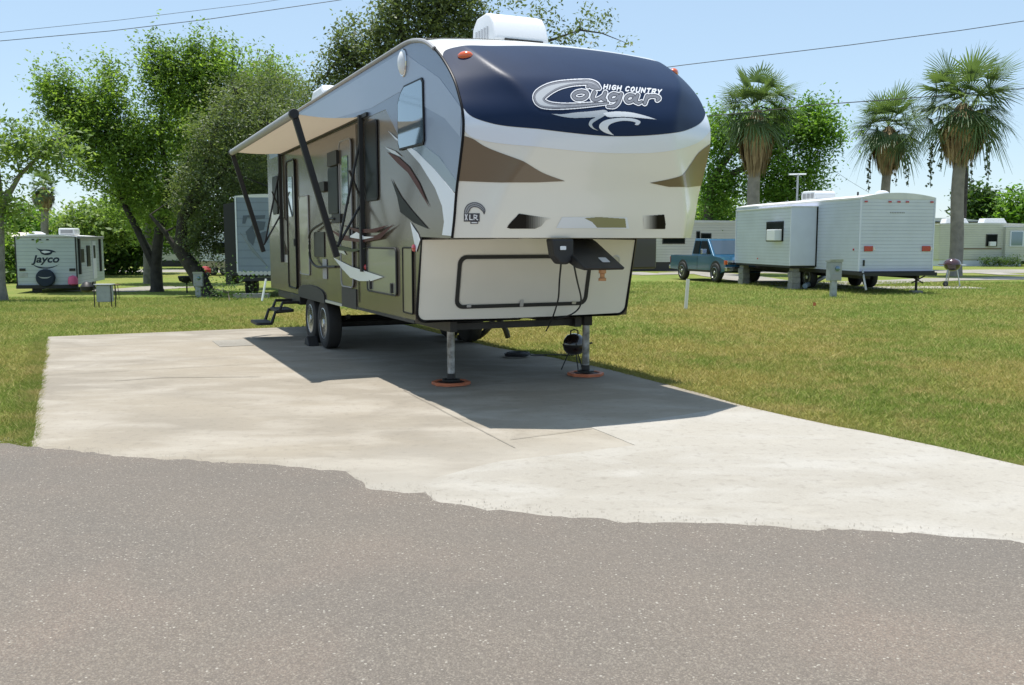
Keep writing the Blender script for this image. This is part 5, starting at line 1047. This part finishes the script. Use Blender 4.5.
# grey trailer neighbour with dark slide out
g = ground(256, 298); D = g.y+.6; X0 = at(237, 250, D).x; z0 = g.z
ng = thing('fifth_wheel_trailer', 'blue grey trailer with dark slide out partly hidden behind the big trailer', 'trailer', (X0, D, z0), math.radians(3))
zt = at(240, 196, D).z-z0; zb_ = at(240, 273, D).z-z0
xbox(ng, 'body', 'bluegray', 0, 2.44, 0, 8, zb_, zt, .05); roofarc(ng, -.02, 2.46, 0, 8, zt, .08)
MB().tube([(0,-.01,zb_),(0,-.01,zt)], .03, 6).build('corner_trim', M['white'], ng)
b = MB()
for k in range(9): b.lathe((.08+k*.16,-.01,zb_-.01), (0,1,0), [(.085,0),(.085,.03)], 10)
b.build('scalloped_edge', M['silver'], ng)
MB().prism([(-.5,zb_-.45),(-.5,zt-.3),(0,zt-.2),(0,zb_-.1),(-.25,zb_-.1),(-.28,zb_-.45)], lambda x, z, d: (x, d, z), .15, 3.5).build('slide_out', M['black'], ng)
kx = 1/ F_PX*D
def NP(x, y): return ((x-237)*kx, (250-y)*kx+(at(240,250,D).z-z0))
MB().prism([NP(*p) for p in ((240,232),(244,236),(264,262),(268,268),(252,252))], lambda x, z, d: (x, -.002-d, z), 0, .004).build('diagonal_stripe', M['slatestripe'], ng)
for P in ([(244,216),(252,215.5),(252,218),(248,218),(246,224),(243,224)], [(253,216),(266,215.5),(265,219),(256,220)], [(253,221),(266,222),(264,230),(256,232),(252,228)], [(246,232),(252,226),(256,236),(253,246),(248,240)], [(258,234),(266,231),(268,240),(262,244)]):
    MB().prism([NP(*p) for p in P], lambda x, z, d: (x, -.008-d, z), 0, .003).build('dark_graphic', M['graphdark'], ng)
for y in (1.0, 1.9): wheel((.2, y, .36), (-1,0,0), .36, .22, ng, 0); wheel((2.24, y, .36), (1,0,0), .36, .22, ng, 0)
xbox(ng, 'chassis', 'black', .1, 2.4, .1, 7, zb_-.15, zb_); xbox(ng, 'rear_bumper', 'black', .0, 2.44, -.2, -.08, zb_-.3, zb_-.16)
t = MB().box(-.0, 1.3, 0, .3, 0, .2); o = t.build('timber_beam', M['block'], None, bevel=.01); o.location = (X0, g.y-.1, z0-.03); tag(o, 'grey timber beam lying beneath the blue grey trailer rear', 'timber')
p0 = ground(262, 301); o = MB().tube([p0, at(266, 279, p0.y+.25)], .035, 6).build('leaning_post', M['pvc'], None); tag(o, 'thin white post leaning beside the blue grey trailer rear', 'post')
# far buildings on the left
bl = thing('house', 'pale house with sloping roof behind shrubs at the left frame edge', 'house', (at(-20,250,58).x, 58, -.65), 0)
xbox(bl, 'wall', 'creamwall', 0, 4.0, 0, 4, 0, 1.6); MB().prism([(-.3,1.55),(0,2.75),(1.0,2.75),(4.4,1.6)], lambda x, z, d: (x, d, z), -.3, 4.3).build('roof', M['tarp'], bl)
hb = thing('mobile_home', 'long low shaded cream building deep behind the dark hedge trees', 'mobile home', (at(112,250,80).x, 80, -.65), 0); xbox(hb, 'wall', 'creamwall', 0, 9, 0, 3, 0, 2.1); roofarc(hb, -.1, 9.1, -.1, 3.1, 2.1, .15); xbox(hb, 'skirting', 'black', .1, 8.9, -.02, 0, 0, .5)
vb = thing('travel_trailer', 'distant white trailer partly hidden by oak leaves left of the dark slide out', 'trailer', (at(199,250,60).x, 60, -.65), math.radians(-12))
xbox(vb, 'body', 'whitesmooth', 0, 3.6, 0, 2.4, .5, 2.75, .1); o = xbox(vb, 'window', 'blackg', 1.0, 2.2, -.03, 0, 1.4, 2.1); xbox(o, 'pane', 'glass', 1.08, 2.12, -.04, -.03, 1.47, 2.03); xbox(vb, 'lower_stripe', 'tan', 0, 3.6, -.015, 0, .5, .9)
for x in (.9, 1.7): wheel((x, .1, .33), (0,-1,0), .33, .2, vb, 0)
p = ground(206, 268); k = thing('ride_on_toy', 'bright red round play vehicle in front of the distant white trailer', 'toy', (at(205,268,57).x, 57, -.65)); MB().lathe((0,0,.15), (0,0,1), [(.2,0),(.33,.1),(.36,.3),(.25,.45),(.05,.5)], 14).build('shell', M['redp'], k, smooth_=True)
for x in (-.25, .25): wheel((x, -.3, .15), (0,-1,0), .15, .08, k, 0)
# utility pedestals, park grill, cart and markers
def pedestal(label, px, py, w, h, grp):
    g = ground(px, py); t = thing('utility_pedestal', label, 'utility box', g, .15, grp)
    MB().box(-w*.22, w*.22, -w*.2, w*.2, -.05, h*.42).build('post', M['galv'], t, bevel=.01); xx = MB().box(-w/2, w/2, -w*.35, w*.35, h*.42, h*.93).build('meter_box', M['gravelv'], t, bevel=.015)
    MB().prism([(-w*.4,h*.93),(w*.4,h*.93),(w*.44,h*.955),(-w*.44,h)], lambda y, z, d: (d, y, z), -w*.54, w*.54).build('box_cap', M['galv'], t); MB().lathe((w*.1,-w*.35,h*.75), (0,-1,0), [(w*.2,0),(w*.2,.03),(w*.14,.05),(.01,.06)], 14).build('meter_dial', M['mirror'], xx); MB().box(-w*.4, w*.4, -w*.37, -w*.35, h*.46, h*.60).build('box_door', M['grayp'], xx)
    MB().box(-w*.33,-w*.05,-w*.3,-w*.22,.05,h*.42).build('conduit', M['galv'], t)
pedestal('grey metal utility pedestal with meter box on the grass before the white trailer', 833, 296, .36, 1.05, 'utility pedestals on the lawns')
pedestal('grey utility pedestal beside the leaning oak trunk on the left lawn', 199, 297, .34, .98, 'utility pedestals on the lawns')
g = ground(187, 292); t = thing('park_grill', 'dark park grill on a single post near the oak trunk', 'grill', g); MB().tube([(0,0,-.1),(0,0,.42)], .035, 8).build('post', M['darkmetal'], t); MB().lathe((0,0,.40), (0,0,1), [(.12,0),(.30,.08),(.36,.26),(.34,.30),(.02,.31)], 18).build('fire_bowl', M['darkmetal'], t, smooth_=True)
g = ground(951, 286); t = thing('kettle_grill', 'dark red kettle grill on tall legs in front of the thickest palm trunk', 'grill', g)
MB().lathe((0,0,.52), (0,0,1), [(.04,0),(.16,.03),(.25,.12),(.285,.23)], 24).build('bowl', M['grill'], t, smooth_=True); MB().lathe((0,0,.752), (0,0,1), [(.29,0),(.28,.06),(.22,.15),(.1,.2),(.01,.21)], 24).build('lid', mat('maroon_enamel', (.06,.02,.02), .15, coat=1), t, smooth_=True)
MB().box(.3,.46,-.1,.1,.72,.75).build('side_shelf', M['shroud'], t); MB().box(-.46,-.3,-.08,.08,.74,.76).build('side_handle', M['wood'], t)
for x, y in ((-.26,-.1),(.26,-.1),(0,.28)): MB().tube([(x*.6,y*.6,.58),(x,y,0)], .02, 6).build('leg', M['alu'], t)
wheel((-.26,-.14,.08), (0,-1,0), .09, .05, t, 0)
g = ground(104, 307); t = thing('camp_sink_stand', 'grey camping sink box on thin dark legs left of the forked tree', 'camp stand', g, .1)
MB().box(-.15,.22,-.12,.16,.14,.60).build('tub', M['gravelv'], t, bevel=.02); MB().box(-.20,.26,-.16,.2,.60,.625).build('top_shelf', M['gravelv'], t, bevel=.01); MB().lathe((-.42,0,.40), (0,0,1), [(.08,0),(.16,.06),(.17,.16),(.1,.26),(.01,.3)], 16).build('side_pot', M['darkmetal'], t, smooth_=True)
for x, y in ((-.19,-.15),(.25,-.15),(-.19,.19),(.25,.19)): MB().tube([(x,y,-.05),(x,y,.60)], .014, 6).build('leg', M['darkmetal'], t)
g = ground(112, 299); t = thing('folding_table', 'small brown topped folding table beside the grey camping sink', 'table', g, .1); MB().prism(rrect(-.28,.28,-.2,.2,.06), lambda x, y, d: (x, y, d), .50, .53).build('tabletop', M['wood'], t)
for x in (-.22, .22):
    for y in (-.14, .14): MB().tube([(x,y,-.05),(x*.8,y,.5)], .012, 6).build('leg', M['darkmetal'], t)
g = ground(685.5, 308); o = MB().tube([(0,0,-.1),(.045,0,.68)], [.042,.042], 10).build('marker_post', M['pvc'], None); o.location = g; tag(o, 'short white plastic marker post standing alone in the right lawn', 'marker post')
g = ground(813, 309); t = thing('survey_flag', 'tiny orange marker flag in the grass near the utility pedestal', 'flag', g); MB().tube([(0,0,-.03),(0,0,.16)], .004, 5).build('wire', M['darkmetal'], t); MB().prism([(0,.07),(.07,.08),(.06,.15),(0,.16)], lambda x, z, d: (x, d, z), -.004, .004).build('flag_cloth', M['orange'], t)
